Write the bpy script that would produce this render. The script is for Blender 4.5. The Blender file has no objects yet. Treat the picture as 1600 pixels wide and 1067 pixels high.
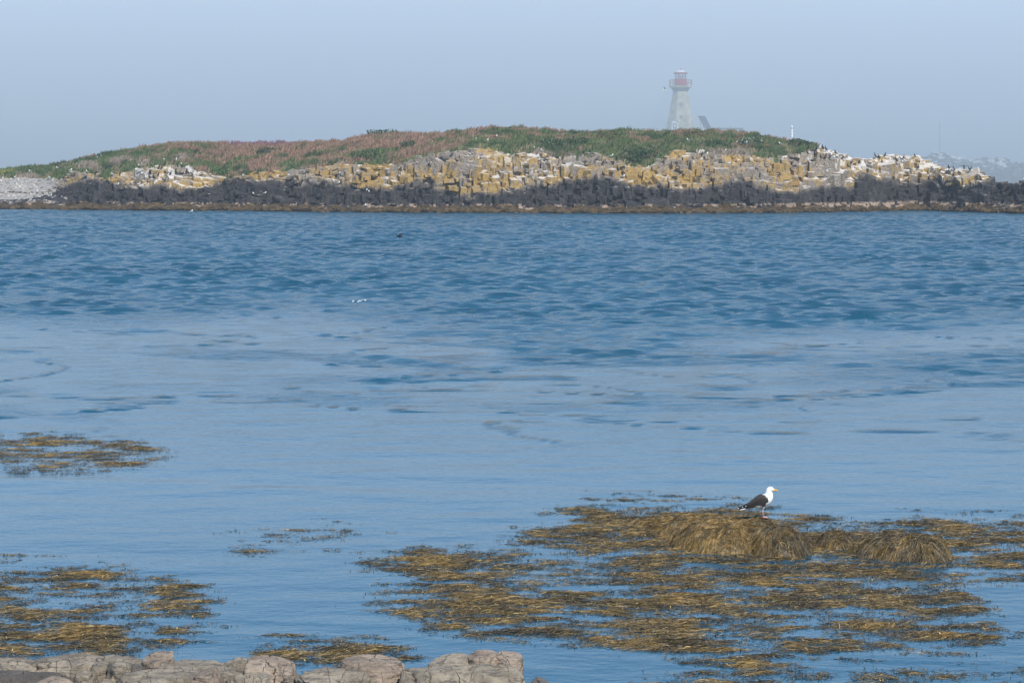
import bpy, math, random
import numpy as np
from mathutils import Vector, Matrix
from mathutils.bvhtree import BVHTree

SC = bpy.context.scene
COL = SC.collection
random.seed(7)
RNG = np.random.default_rng(11)

# ------------------------------------------------------------------ camera
F = 3556.0            # focal length in photo pixels (1600 wide)
H = 6.0               # camera height above the water
HORIZON = 275.0
PITCH = math.atan((533.5 - HORIZON) / F)
cam_d = bpy.data.cameras.new('camera')
cam_d.sensor_width = 36.0
cam_d.lens = 36.0 * F / 1600.0
cam_d.clip_start = 0.1
cam_d.clip_end = 20000
cam = bpy.data.objects.new('camera', cam_d)
COL.objects.link(cam)
cam.location = (0, 0, H)
cam.rotation_euler = (math.pi / 2 - PITCH, 0, 0)
SC.camera = cam

# ------------------------------------------------------------------ sky, sun, exposure
SUN_EL = math.radians(47)
SUN_AZ = math.radians(152)        # clockwise from +Y (the view direction): behind the camera, to its right
world = bpy.data.worlds.new('World')
SC.world = world
world.use_nodes = True
wn = world.node_tree.nodes
wl = world.node_tree.links
wn.clear()
w_out = wn.new('ShaderNodeOutputWorld')
w_bg = wn.new('ShaderNodeBackground')
w_sky = wn.new('ShaderNodeTexSky')
w_sky.sky_type = 'NISHITA'
w_sky.sun_disc = False
w_sky.sun_elevation = SUN_EL
w_sky.sun_rotation = SUN_AZ
w_sky.altitude = 0
w_sky.air_density = 1.0
w_sky.dust_density = 0.25
w_sky.ozone_density = 3.5
w_bg.inputs['Strength'].default_value = 0.13
wl.new(w_sky.outputs[0], w_bg.inputs[0])
wl.new(w_bg.outputs[0], w_out.inputs[0])

sun_d = bpy.data.lights.new('sun', 'SUN')
sun_d.energy = 3.6
sun_d.angle = math.radians(0.6)
sun_d.color = (1.0, 0.95, 0.87)
sun = bpy.data.objects.new('sun', sun_d)
COL.objects.link(sun)
sdir = Vector((math.sin(SUN_AZ) * math.cos(SUN_EL), math.cos(SUN_AZ) * math.cos(SUN_EL), math.sin(SUN_EL)))
sun.rotation_euler = sdir.to_track_quat('Z', 'Y').to_euler()

vs = SC.view_settings
vs.view_transform = 'Standard'
vs.look = 'None'
vs.exposure = 0.36
vs.gamma = 1.0
vs.use_curve_mapping = False
SC.cycles.volume_bounces = 2
SC.cycles.max_bounces = 6

# ------------------------------------------------------------------ pixel helpers (a pixel only gives a direction)
SP, CP = math.sin(PITCH), math.cos(PITCH)

def zat(py, Y):
    """height of the point seen at picture row py when it stands Y metres away"""
    v = -(np.asarray(py, float) - 533.5) / F
    return H + Y * (-SP + v * CP) / (CP + v * SP)

def xat(px, py, Y):
    v = -(np.asarray(py, float) - 533.5) / F
    return (np.asarray(px, float) - 800.0) / F * Y / (CP + v * SP)

def water(px, py):
    v = -(np.asarray(py, float) - 533.5) / F
    k = -H / (-SP + v * CP)
    return (np.asarray(px, float) - 800.0) / F * k, k * (CP + v * SP)

def topx(X, Y, Z=0.0):
    X = np.asarray(X, float); Y = np.asarray(Y, float)
    dz = Z - H
    fw = Y * CP - dz * SP
    up = Y * SP + dz * CP
    return 800.0 + F * X / fw, 533.5 - F * up / fw

# ------------------------------------------------------------------ noise
def _h(ix, iy, seed):
    with np.errstate(over='ignore'):
        n = (ix.astype(np.int64) * 374761393 + iy.astype(np.int64) * 668265263 + seed * 974634777) & 0x7fffffff
        n = ((n ^ (n >> 13)) * 1274126177) & 0x7fffffff
        n = (n ^ (n >> 16)) & 0x7fffffff
        n = (n * 668265263) & 0x7fffffff
        n = n ^ (n >> 15)
    return (n & 0xffff) / 65535.0

def gnoise(x, y, seed=0):
    x = np.asarray(x, float); y = np.asarray(y, float)
    x, y = np.broadcast_arrays(x, y)
    ix = np.floor(x); iy = np.floor(y)
    fx = x - ix; fy = y - iy
    ux = fx * fx * fx * (fx * (fx * 6 - 15) + 10); uy = fy * fy * fy * (fy * (fy * 6 - 15) + 10)
    def g(ox, oy):
        a = _h(ix + ox, iy + oy, seed) * 2 * np.pi
        return np.cos(a) * (fx - ox) + np.sin(a) * (fy - oy)
    a = g(0, 0); b = g(1, 0); c = g(0, 1); d = g(1, 1)
    return ((a + (b - a) * ux) + ((c + (d - c) * ux) - (a + (b - a) * ux)) * uy) * 1.5

def fbm(x, y, seed=0, oct=4, gain=0.5):
    s = 0.0; a = 1.0; t = 0.0
    x = np.asarray(x, float); y = np.asarray(y, float)
    for i in range(oct):
        s = s + a * gnoise(x * 2 ** i + 17.3 * i, y * 2 ** i - 9.1 * i, seed + i)
        t += a; a *= gain
    return s / t

def sstep(a, b, x):
    t = np.clip((np.asarray(x, float) - a) / (b - a), 0, 1)
    return t * t * (3 - 2 * t)

def curve(pts):
    xs = np.array([p[0] for p in pts], float); ys = np.array([p[1] for p in pts], float)
    return lambda u: np.interp(u, xs, ys)

# ------------------------------------------------------------------ mesh helpers
def raw_mesh(name, V, faces, mats=(), fmat=None, col=None, smooth=False, scal=None):
    """faces: list of int arrays, each (n,3) or (n,4)"""
    me = bpy.data.meshes.new(name)
    V = np.asarray(V, np.float32)
    me.vertices.add(len(V)); me.vertices.foreach_set('co', V.ravel())
    faces = [np.asarray(f, np.int32) for f in faces if len(f)]
    nl = sum(f.size for f in faces); nf = sum(len(f) for f in faces)
    me.loops.add(nl); me.polygons.add(nf)
    me.loops.foreach_set('vertex_index', np.concatenate([f.ravel() for f in faces]))
    tot = np.concatenate([np.full(len(f), f.shape[1], np.int32) for f in faces])
    st = np.concatenate([[0], np.cumsum(tot)[:-1]]).astype(np.int32)
    me.polygons.foreach_set('loop_start', st)
    try:
        me.polygons.foreach_set('loop_total', tot)
    except Exception:
        pass
    if fmat is not None:
        me.polygons.foreach_set('material_index', np.asarray(fmat, np.int32))
    me.polygons.foreach_set('use_smooth', np.full(nf, bool(smooth)))
    if col is not None:
        c = np.ones((len(V), 4), np.float32); c[:, :3] = col
        at = me.color_attributes.new('col', 'FLOAT_COLOR', 'POINT')
        at.data.foreach_set('color', c.ravel())
    if scal is not None:
        at = me.attributes.new('amt', 'FLOAT', 'POINT')
        at.data.foreach_set('value', np.asarray(scal, np.float32))
    for m in mats:
        me.materials.append(m)
    me.update(calc_edges=True)
    me.validate()
    return me

def link(name, me, parent=None, loc=None):
    o = bpy.data.objects.new(name, me)
    COL.objects.link(o)
    if parent is not None:
        o.parent = parent
    if loc is not None:
        o.location = loc
    return o

def tag(o, label=None, cat=None, group=None, kind=None):
    if label: o['label'] = label
    if cat: o['category'] = cat
    if group: o['group'] = group
    if kind: o['kind'] = kind
    return o

def empty(name, loc, rz=0.0):
    o = bpy.data.objects.new(name, None)
    COL.objects.link(o)
    o.location = loc; o.rotation_euler = (0, 0, rz)
    return o

def grid_faces(nr, nc):
    i = np.arange(nr - 1)[:, None] * nc + np.arange(nc - 1)[None, :]
    return np.stack([i, i + 1, i + nc + 1, i + nc], -1).reshape(-1, 4)

def join(parts):
    """parts: list of (V, [faces], col or None) -> one (V, faces, col)"""
    Vs, Fs, Cs, n = [], [], [], 0
    for V, fs, c in parts:
        V = np.asarray(V, float)
        Vs.append(V)
        for f in fs:
            Fs.append(np.asarray(f, int) + n)
        cc = np.ones((len(V), 3)) * 0.5
        if c is not None:
            cc[:] = c
        Cs.append(cc)
        n += len(V)
    return np.concatenate(Vs), Fs, np.concatenate(Cs)

def loft(P, RV, RL, n=10, caps=True):
    """tube along points P; RV radius in the plane of bend (up), RL lateral"""
    P = np.asarray(P, float); m = len(P)
    T = np.gradient(P, axis=0); T /= np.linalg.norm(T, axis=1)[:, None] + 1e-9
    ref = np.array([0, 1.0, 0])
    if abs(T[:, 1]).max() > 0.9:
        ref = np.array([1.0, 0, 0.0])
    L = np.cross(np.tile(ref, (m, 1)), T); L /= np.linalg.norm(L, axis=1)[:, None] + 1e-9   # "up" within bend plane
    S = np.cross(T, L)
    a = np.arange(n) * 2 * np.pi / n
    RV = np.broadcast_to(np.asarray(RV, float), (m,)); RL = np.broadcast_to(np.asarray(RL, float), (m,))
    V = P[:, None, :] + L[:, None, :] * (np.cos(a)[None, :, None] * RV[:, None, None]) + S[:, None, :] * (np.sin(a)[None, :, None] * RL[:, None, None])
    V = V.reshape(-1, 3)
    i = np.arange(m - 1)[:, None] * n + np.arange(n)[None, :]
    j = np.arange(m - 1)[:, None] * n + (np.arange(n)[None, :] + 1) % n
    Fq = np.stack([i, j, j + n, i + n], -1).reshape(-1, 4)
    fs = [Fq]
    if caps:
        V = np.concatenate([V, P[:1], P[-1:]])
        c0, c1 = m * n, m * n + 1
        k = np.arange(n)
        fs.append(np.stack([(k + 1) % n, k, np.full(n, c0)], -1))
        fs.append(np.stack([(m - 1) * n + k, (m - 1) * n + (k + 1) % n, np.full(n, c1)], -1))
    return V, fs

def box(x0, x1, y0, y1, z0, z1):
    V = np.array([(x, y, z) for z in (z0, z1) for y in (y0, y1) for x in (x0, x1)], float)
    Fq = np.array([(0, 2, 3, 1), (4, 5, 7, 6), (0, 1, 5, 4), (2, 6, 7, 3), (0, 4, 6, 2), (1, 3, 7, 5)])
    return V, [Fq]

def bar(a, b, r, n=6):
    return loft(np.array([a, b], float), r, r, n)

def ngon_loft(rings, n, rot=0.0):
    """rings: (z, r) list; regular n-gon rings around Z with caps"""
    a = np.arange(n) * 2 * np.pi / n + rot
    V = np.concatenate([np.stack([np.cos(a) * r, np.sin(a) * r, np.full(n, z)], -1) for z, r in rings])
    m = len(rings)
    i = np.arange(m - 1)[:, None] * n + np.arange(n)[None, :]
    j = np.arange(m - 1)[:, None] * n + (np.arange(n)[None, :] + 1) % n
    fs = [np.stack([i, j, j + n, i + n], -1).reshape(-1, 4)]
    V = np.concatenate([V, [[0, 0, rings[0][0]], [0, 0, rings[-1][0]]]])
    k = np.arange(n)
    fs.append(np.stack([(k + 1) % n, k, np.full(n, m * n)], -1))
    fs.append(np.stack([(m - 1) * n + k, (m - 1) * n + (k + 1) % n, np.full(n, m * n + 1)], -1))
    return V, fs

# ------------------------------------------------------------------ materials
class NT:
    def __init__(self, name):
        self.m = bpy.data.materials.new(name); self.m.use_nodes = True
        self.t = self.m.node_tree; self.t.nodes.clear()
        self.out = self.n('ShaderNodeOutputMaterial')
    def n(self, kind, **kw):
        nd = self.t.nodes.new(kind)
        for k, v in kw.items():
            setattr(nd, k, v)
        return nd
    def l(self, a, b):
        self.t.links.new(a, b)
    def val(self, nd, **kw):
        for k, v in kw.items():
            nd.inputs[k.replace('_', ' ')].default_value = v
    def principled(self, rough=0.8, spec=0.3):
        b = self.n('ShaderNodeBsdfPrincipled')
        b.inputs['Roughness'].default_value = rough
        b.inputs['Specular IOR Level'].default_value = spec
        self.l(b.outputs[0], self.out.inputs['Surface'])
        return b
    def pos(self):
        if not hasattr(self, '_g'):
            self._g = self.n('ShaderNodeNewGeometry')
        return self._g.outputs['Position']
    def noise(self, scale, detail=4.0, rough=0.55, vec=None, stretch=None):
        nz = self.n('ShaderNodeTexNoise'); nz.inputs['Scale'].default_value = scale
        nz.inputs['Detail'].default_value = detail; nz.inputs['Roughness'].default_value = rough
        v = vec if vec is not None else self.pos()
        if stretch is not None:
            mp = self.n('ShaderNodeMapping'); mp.inputs['Scale'].default_value = stretch
            self.l(v, mp.inputs['Vector']); v = mp.outputs[0]
        self.l(v, nz.inputs['Vector'])
        return nz.outputs[0]
    def ramp(self, fac, a, b, lo=0.0, hi=1.0, smooth=True):
        r = self.n('ShaderNodeMapRange')
        if smooth: r.interpolation_type = 'SMOOTHSTEP'
        r.inputs[1].default_value = a; r.inputs[2].default_value = b
        r.inputs[3].default_value = lo; r.inputs[4].default_value = hi
        self.l(fac, r.inputs[0])
        return r.outputs[0]
    def math(self, op, a, b=None):
        m = self.n('ShaderNodeMath', operation=op)
        for i, v in enumerate((a, b)):
            if v is None: continue
            if isinstance(v, (int, float)): m.inputs[i].default_value = v
            else: self.l(v, m.inputs[i])
        return m.outputs[0]
    def mix(self, fac, a, b):
        m = self.n('ShaderNodeMix', data_type='RGBA')
        for i, v in ((0, fac), (6, a), (7, b)):
            if isinstance(v, (int, float)): m.inputs[i].default_value = v
            elif isinstance(v, tuple): m.inputs[i].default_value = (*v, 1.0)
            else: self.l(v, m.inputs[i])
        return m.outputs[2]
    def sep(self, v):
        s = self.n('ShaderNodeSeparateXYZ'); self.l(v, s.inputs[0]); return s.outputs
    def bump(self, height, strength, dist, normal=None):
        b = self.n('ShaderNodeBump'); b.inputs['Strength'].default_value = strength
        b.inputs['Distance'].default_value = dist
        self.l(height, b.inputs['Height'])
        if normal is not None: self.l(normal, b.inputs['Normal'])
        return b.outputs[0]

def plain(name, color, rough=0.7, spec=0.3, var=0.15, scale=3.0):
    t = NT(name); b = t.principled(rough, spec)
    nz = t.noise(scale, 5)
    c = t.mix(t.ramp(nz, 0.3, 0.7), tuple(x * (1 - var) for x in color), tuple(min(1, x * (1 + var)) for x in color))
    t.l(c, b.inputs['Base Color'])
    return t.m

def attr_mat(name, rough=0.7, spec=0.3, var=0.25, scale=20.0):
    t = NT(name); b = t.principled(rough, spec)
    a = t.n('ShaderNodeAttribute', attribute_name='col')
    nz = t.ramp(t.noise(scale, 3), 0.3, 0.7, 1 - var, 1 + var)
    m = t.n('ShaderNodeVectorMath', operation='SCALE')
    t.l(a.outputs['Color'], m.inputs[0]); t.l(nz, m.inputs['Scale'])
    t.l(m.outputs[0], b.inputs['Base Color'])
    return t.m

def island_rock_material():
    t = NT('sea_cliff_rock'); b = t.principled(0.85, 0.2)
    x, y, z = t.sep(t.pos())
    n_big = t.noise(0.16, 4); n_mid = t.noise(0.7, 5, 0.6); n_fine = t.noise(3.0, 5, 0.65)
    n_vert = t.noise(1.0, 4, 0.6, stretch=(1.6, 1.6, 0.28))
    zz = t.math('ADD', t.math('ADD', z, t.math('MULTIPLY', t.math('SUBTRACT', n_mid, 0.5), 2.4)), t.math('MULTIPLY', t.math('SUBTRACT', t.noise(0.085, 3), 0.5), 8.0))
    zz = t.math('SUBTRACT', zz, t.ramp(x, 76, 86, 0.0, 2.5))
    dark = t.mix(t.ramp(n_fine, 0.3, 0.7), (0.022, 0.021, 0.023), (0.055, 0.051, 0.051))
    dark = t.mix(t.ramp(n_vert, 0.52, 0.66), dark, (0.075, 0.064, 0.058))
    grey = t.mix(t.ramp(n_fine, 0.3, 0.7), (0.16, 0.135, 0.105), (0.33, 0.28, 0.23))
    lich = t.mix(t.ramp(n_fine, 0.35, 0.7), (0.29, 0.185, 0.058), (0.46, 0.305, 0.10))
    up = t.mix(t.ramp(t.math('ADD', t.math('MULTIPLY', n_vert, 0.5), t.math('MULTIPLY', n_big, 0.6)), 0.49, 0.59), grey, lich)
    # guano: on the flat tops, dripping down a little below the main roosts
    nrm = t.sep(t._g.outputs['Normal'])
    roost = t.math('MAXIMUM', t.math('MULTIPLY', t.ramp(x, -69, -64), t.ramp(x, -50, -54)),
                   t.math('MULTIPLY', t.ramp(x, 46, 52), t.ramp(x, 84, 78)))
    roost = t.math('MAXIMUM', roost, t.math('MULTIPLY', t.math('MULTIPLY', t.ramp(x, -6, 2), t.ramp(x, 12, 6)), 0.7))
    flat = t.ramp(nrm[2], 0.72, 0.93)
    thr = t.math('ADD', n_mid, t.math('MULTIPLY', roost, 0.13))
    guano = t.math('MULTIPLY', flat, t.ramp(thr, 0.47, 0.63, 0.0, 0.8))
    splash = t.math('MULTIPLY', t.ramp(t.math('ADD', n_mid, t.math('MULTIPLY', t.math('SUBTRACT', n_big, 0.5), 0.5)), 0.52, 0.62), t.math('MULTIPLY', t.math('MULTIPLY', roost, 0.8), t.ramp(z, 5.8, 7.0)))
    lroost = t.math('MULTIPLY', t.math('MULTIPLY', t.ramp(x, -72, -65), t.ramp(x, -52, -56)), t.math('MULTIPLY', t.ramp(z, 5.3, 6.2), t.ramp(n_mid, 0.46, 0.58)))
    guano = t.math('MAXIMUM', t.math('MAXIMUM', guano, splash), t.math('MULTIPLY', lroost, 0.7))
    drip = t.math('MULTIPLY', t.ramp(t.math('ADD', n_vert, t.math('MULTIPLY', roost, 0.05)), 0.66, 0.72), 0.8)
    up = t.mix(t.math('MAXIMUM', guano, drip), up, (0.72, 0.70, 0.66))
    mid_ = t.mix(0.5, dark, grey)
    c = t.mix(t.ramp(zz, 4.0, 4.7), dark, mid_)
    c = t.mix(t.ramp(zz, 4.5, 5.2), c, up)
    spot = t.math('MULTIPLY', t.math('MULTIPLY', flat, t.ramp(n_mid, 0.60, 0.66)), t.ramp(z, 2.0, 3.0))
    c = t.mix(t.math('MULTIPLY', spot, 0.6), c, (0.55, 0.53, 0.5))
    # barnacles in the tidal zone, then brown weed
    barn = t.math('MULTIPLY', t.ramp(t.math('ADD', z, t.math('MULTIPLY', t.math('SUBTRACT', n_mid, 0.5), 2.0)), 1.75, 1.5), t.ramp(t.math('ADD', n_mid, t.ramp(x, 20, 60, 0.0, 0.10)), 0.53, 0.58))
    c = t.mix(barn, c, (0.36, 0.27, 0.20))
    weed = t.mix(t.ramp(n_fine, 0.3, 0.7), (0.035, 0.022, 0.009), (0.105, 0.066, 0.026))
    zw = t.math('ADD', t.math('ADD', z, t.math('MULTIPLY', t.math('SUBTRACT', n_mid, 0.5), 1.4)), t.math('MULTIPLY', t.math('SUBTRACT', n_big, 0.5), 3.6))
    c = t.mix(t.ramp(zw, 1.05, 0.75), c, weed)
    t.l(c, b.inputs['Base Color'])
    hgt = t.math('ADD', n_fine, t.math('MULTIPLY', n_vert, 1.2))
    t.l(t.bump(hgt, 0.8, 0.25), b.inputs['Normal'])
    return t.m

def shore_rock_material(name, ca, cb, pink=0.0):
    t = NT(name); b = t.principled(0.82, 0.25)
    n1 = t.noise(1.7, 6, 0.6); n2 = t.noise(14, 6, 0.65); n3 = t.noise(70, 4, 0.6)
    bed = t.noise(5.0, 6, 0.6, stretch=(0.7, 1.4, 5.0))
    c = t.mix(t.ramp(n1, 0.35, 0.65), ca, cb)
    c = t.mix(t.ramp(n2, 0.52, 0.66, 0, 0.7), c, (0.075, 0.068, 0.058))
    c = t.mix(t.ramp(bed, 0.54, 0.66, 0, 0.7), c, (0.09, 0.08, 0.068))
    c = t.mix(t.ramp(n3, 0.55, 0.75, 0, 0.35), c, (0.46, 0.42, 0.37))
    # joints: narrow dark cracks
    vor = t.n('ShaderNodeTexVoronoi', feature='DISTANCE_TO_EDGE'); vor.inputs['Scale'].default_value = 1.5
    mpc = t.n('ShaderNodeMapping'); mpc.inputs['Scale'].default_value = (1.9, 0.5, 0.5); mpc.inputs['Rotation'].default_value = (0.3, 0.2, 0.5)
    wv = t.n('ShaderNodeVectorMath', operation='MULTIPLY_ADD')
    nzc = t.n('ShaderNodeTexNoise'); nzc.inputs['Scale'].default_value = 7.0; t.l(t.pos(), nzc.inputs['Vector'])
    wv.inputs[1].default_value = (0.05, 0.05, 0.05)
    t.l(nzc.outputs['Color'], wv.inputs[0]); t.l(t.pos(), wv.inputs[2]); t.l(wv.outputs[0], mpc.inputs['Vector']); t.l(mpc.outputs[0], vor.inputs['Vector'])
    crack = t.math('MULTIPLY', t.ramp(vor.outputs['Distance'], 0.0, 0.010, 1.0, 0.0), t.ramp(n1, 0.42, 0.60))
    c = t.mix(t.math('MULTIPLY', crack, 0.8), c, (0.035, 0.03, 0.026))
    t.l(c, b.inputs['Base Color'])
    hh = t.math('ADD', t.math('ADD', t.math('MULTIPLY', bed, 1.0), t.math('MULTIPLY', n2, 0.8)), t.math('MULTIPLY', crack, -0.9))
    nb = t.bump(hh, 0.9, 0.05)
    t.l(t.bump(n3, 0.5, 0.012, nb), b.inputs['Normal'])
    return t.m

def sea_material():
    t = NT('sea_water'); b = t.principled(0.09, 0.5)
    b.inputs['IOR'].default_value = 1.333
    a = t.n('ShaderNodeAttribute', attribute_name='amt')
    n1 = t.noise(0.9, 5, 0.62, stretch=(0.7, 1.0, 1.0)); n2 = t.noise(3.2, 4, 0.6, stretch=(0.6, 1.2, 1.0)); n3 = t.noise(11.0, 3, 0.6, stretch=(0.6, 1.3, 1.0))
    c = t.mix(t.ramp(t.noise(0.03, 3), 0.35, 0.65), (0.006, 0.071, 0.122), (0.008, 0.084, 0.142))
    t.l(c, b.inputs['Base Color'])
    hgt = t.math('MULTIPLY', t.math('ADD', t.math('ADD', n1, t.math('MULTIPLY', n2, 0.42)), t.math('MULTIPLY', n3, 0.10)), a.outputs['Fac'])
    t.l(t.bump(hgt, 1.0, 0.42), b.inputs['Normal'])
    return t.m

M = {}
M['rock'] = island_rock_material()
M['sea'] = sea_material()
M['shore_a'] = shore_rock_material('grey_shore_rock', (0.19, 0.16, 0.118), (0.37, 0.315, 0.235))
M['shore_b'] = shore_rock_material('pinkish_shore_rock', (0.25, 0.195, 0.145), (0.41, 0.325, 0.245))
M['shore_c'] = shore_rock_material('dark_shore_rock', (0.09, 0.078, 0.065), (0.17, 0.15, 0.125))
M['veg'] = attr_mat('island_herbage', 0.9, 0.1, 0.3, 1.2)
M['leaf'] = attr_mat('leaf_blades', 0.75, 0.2, 0.2, 2.0)
M['kelp'] = attr_mat('wet_rockweed', 0.42, 0.3, 0.3, 9.0)
M['kelpmat'] = attr_mat('wet_rockweed_mat', 0.55, 0.3, 0.45, 16.0)
M['bird'] = attr_mat('bird_plumage', 0.8, 0.2, 0.06, 60.0)
M['pebble'] = plain('pebble_beach', (0.33, 0.31, 0.28), 0.9, 0.2, 0.35, 2.2)
M['concrete'] = plain('weathered_concrete', (0.46, 0.43, 0.34), 0.85, 0.25, 0.22, 0.7)
M['concrete_dark'] = plain('damp_concrete', (0.27, 0.27, 0.25), 0.85, 0.25, 0.2, 0.9)
M['red'] = plain('faded_red_paint', (0.40, 0.075, 0.08), 0.5, 0.4, 0.12, 1.5)
M['white'] = plain('white_paint', (0.78, 0.78, 0.76), 0.55, 0.4, 0.06, 1.5)
M['grey'] = plain('grey_paint', (0.33, 0.34, 0.35), 0.6, 0.4, 0.1, 1.5)
M['panel'] = plain('solar_cells', (0.02, 0.03, 0.07), 0.25, 0.5, 0.2, 2.0)
M['steel'] = plain('galvanised_steel', (0.30, 0.31, 0.32), 0.5, 0.5, 0.1, 3.0)
M['wood'] = plain('bleached_driftwood', (0.42, 0.37, 0.31), 0.9, 0.2, 0.2, 3.0)
M['foam'] = plain('white_foam', (0.80, 0.82, 0.84), 0.7, 0.3, 0.1, 8.0)
tg = NT('lantern_glass')
gb = tg.n('ShaderNodeBsdfTransparent'); gg = tg.n('ShaderNodeBsdfGlossy'); gm = tg.n('ShaderNodeMixShader')
gg.inputs['Roughness'].default_value = 0.05; gm.inputs[0].default_value = 0.12
gb.inputs['Color'].default_value = (0.92, 0.95, 0.95, 1)
tg.l(gb.outputs[0], gm.inputs[1]); tg.l(gg.outputs[0], gm.inputs[2]); tg.l(gm.outputs[0], tg.out.inputs['Surface'])
M['glass'] = tg.m

# ================================================================== SEA
def build_sea():
    dense = np.linspace(-0.262, 0.262, 410)
    side = 0.262 + 0.0022 * (1.22 ** np.arange(1, 37)) * 1.0
    side = side[side < 3.2]
    sl = np.concatenate([-side[::-1], dense, side])
    ys = [13.0]
    while ys[-1] < 440:
        y = ys[-1]
        if y < 25: d = 0.4
        else: d = min(max(2.8 * y * y / (F * H), 0.06), 0.4)
        ys.append(y + d)
    while ys[-1] < 9000:
        ys.append(ys[-1] * 1.12)
    Y = np.array(ys)
    X = sl[None, :] * Y[:, None]
    YY = np.broadcast_to(Y[:, None], X.shape)
    # rough current in the channel, slicks nearer the shore
    edge = 96 + 26 * fbm(X / 34, YY * 0 + 3.1, 5, 3) + 10 * fbm(X / 9, YY / 30, 6, 3)
    rough = sstep(edge - 14, edge + 14, YY)
    slick = fbm(X / 20 + 4, YY / 26, 9, 4)
    mid = sstep(46, 72, YY)
    streak = sstep(0.10, 0.34, fbm(X / 9 + 0.08 * YY, YY / 9.0, 21, 4))
    tongue = sstep(0.0, 0.25, fbm(X / 16 - 3, YY / 13, 33, 4) + 0.012 * (X - 2))
    amp = 0.09 + 0.91 * rough * (0.72 + 0.5 * np.clip(slick + 0.25, 0, 1))
    amp = np.maximum(amp, mid * (0.10 + 0.50 * streak * 0.6 + 0.42 * tongue * sstep(60, 78, YY)))
    # thin curving current lines through the slick
    wx = X + 5 * fbm(X / 18, YY / 18, 301, 2); wy = YY + 5 * fbm(X / 15, YY / 15, 302, 2)
    l1 = 1 - sstep(0.0, 0.045, np.abs(fbm(wx / 17, wy / 8, 303, 3)))
    l2 = 1 - sstep(0.0, 0.05, np.abs(fbm(wx / 9 + 7, wy / 5, 304, 3)))
    amp = np.maximum(amp, sstep(44, 60, YY) * (0.42 * l1 + 0.26 * l2 * sstep(-0.1, 0.3, slick)))
    amp = amp * (0.35 + 0.65 * sstep(34, 62, YY))
    Z = np.zeros_like(X)
    rg = np.random.default_rng(5)
    for i in range(34):
        lam = 0.85 * (1.95 / 0.85) ** (i / 33.0)
        th = math.radians(-84 + rg.normal(0, 21))
        kx, ky = math.cos(th) * 2 * math.pi / lam, math.sin(th) * 2 * math.pi / lam
        ph = rg.uniform(0, 6.28)
        env = 0.35 + 0.65 * np.clip(0.5 + 1.6 * gnoise(X / (lam * 3.5) + i * 7.7, YY / (lam * 3.0) - i * 3.3, 40 + i), 0, 1.4)
        s = np.sin(kx * X + ky * YY + ph + 0.8 * gnoise(X / (lam * 2.5), YY / (lam * 2.5) + 9 * i, 90 + i))
        s = 1 - 2 * np.abs(np.clip(0.5 - 0.5 * s, 0, 1)) ** 0.8
        Z += s * env * 0.0165 * lam ** 0.9
    fade = 1 - sstep(420, 520, YY)
    fine = 1 - 0.75 * sstep(0.26, 0.34, np.abs(X / YY))
    Z = Z * amp * fade * fine
    near = 0.004 * fbm(X / 1.1, YY / 0.8, 61, 3) * (1 - sstep(60, 90, YY))
    swell = 0.012 * np.sin(YY * 2.1 + 0.35 * X + 2.0 * gnoise(X / 6, YY / 5, 71)) * sstep(31, 36, YY) * (1 - sstep(58, 80, YY)) * np.clip(0.4 + 1.2 * gnoise(X / 5, YY / 6, 77), 0, 1)
    Z = Z + near + swell * fine
    V = np.stack([X, YY, Z], -1).reshape(-1, 3)
    scal = np.clip(amp, 0.05, 1.2).ravel()
    me = raw_mesh('sea', V, [grid_faces(len(Y), len(sl))], [M['sea']], smooth=True, scal=scal)
    o = link('sea', me)
    tag(o, 'blue rippled tidal channel between the shore and the island', 'sea', kind='structure')
build_sea()

# ================================================================== ISLAND
yw = curve([(-300, 325), (0, 327), (200, 329), (340, 330), (500, 331.5), (700, 333), (1000, 334), (1200, 333.5), (1345, 331), (1400, 329.5),
            (1450, 329.5), (1600, 335), (1800, 336)])
yc = curve([(-300, 279), (0, 279), (60, 279), (95, 281), (108, 276), (120, 270), (135, 269), (152, 276), (164, 280), (180, 273), (215, 266), (250, 261), (300, 264), (322, 270), (335, 281), (346, 290),
            (356, 284), (372, 277), (450, 268), (500, 262), (540, 258), (620, 259), (665, 246), (690, 240), (745, 233), (775, 236), (800, 243), (830, 241), (880, 246), (905, 242), (935, 242),
            (965, 253), (985, 262), (1010, 262), (1035, 248), (1050, 238), (1095, 240), (1130, 243), (1200, 248), (1250, 240), (1275, 233), (1300, 240), (1318, 245), (1330, 251), (1362, 251), (1375, 246),
            (1430, 247), (1450, 260), (1490, 268), (1520, 268), (1535, 275), (1558, 290), (1572, 288), (1585, 291), (1596, 287), (1640, 284), (1680, 300), (1720, 330), (1800, 340)])
yr = curve([(-300, 272), (-100, 269), (0, 264), (25, 260), (60, 257), (100, 252), (150, 241), (200, 230), (250, 224), (300, 219), (360, 221), (430, 220), (500, 219), (545, 215), (575, 207), (620, 206), (660, 207), (700, 203),
            (790, 196), (845, 199), (900, 205), (980, 201), (1020, 202), (1070, 202), (1158, 203), (1180, 208), (1220, 216), (1255, 226), (1272, 231), (1290, 236), (1300, 240), (1318, 244), (1330, 250), (1362, 250), (1375, 245),
            (1430, 246), (1450, 259), (1490, 267), (1520, 267), (1535, 274), (1558, 289), (1572, 287), (1585, 290), (1596, 286), (1640, 283), (1680, 300), (1720, 330), (1800, 340)])
_cw = curve([(-300, 30), (60, 30), (95, 14), (130, 8), (1800, 8)])
cwf = lambda u: _cw(u) + 3.0 * fbm(np.asarray(u, float) / 55.0, np.asarray(u, float) * 0 + 4.5, 405, 2) * sstep(120, 180, u)
rdf = curve([(-300, 40), (150, 40), (300, 50), (1150, 52), (1230, 36), (1300, 8), (1800, 6)])      # from cliff top to ridge
S0 = 3.5

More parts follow.
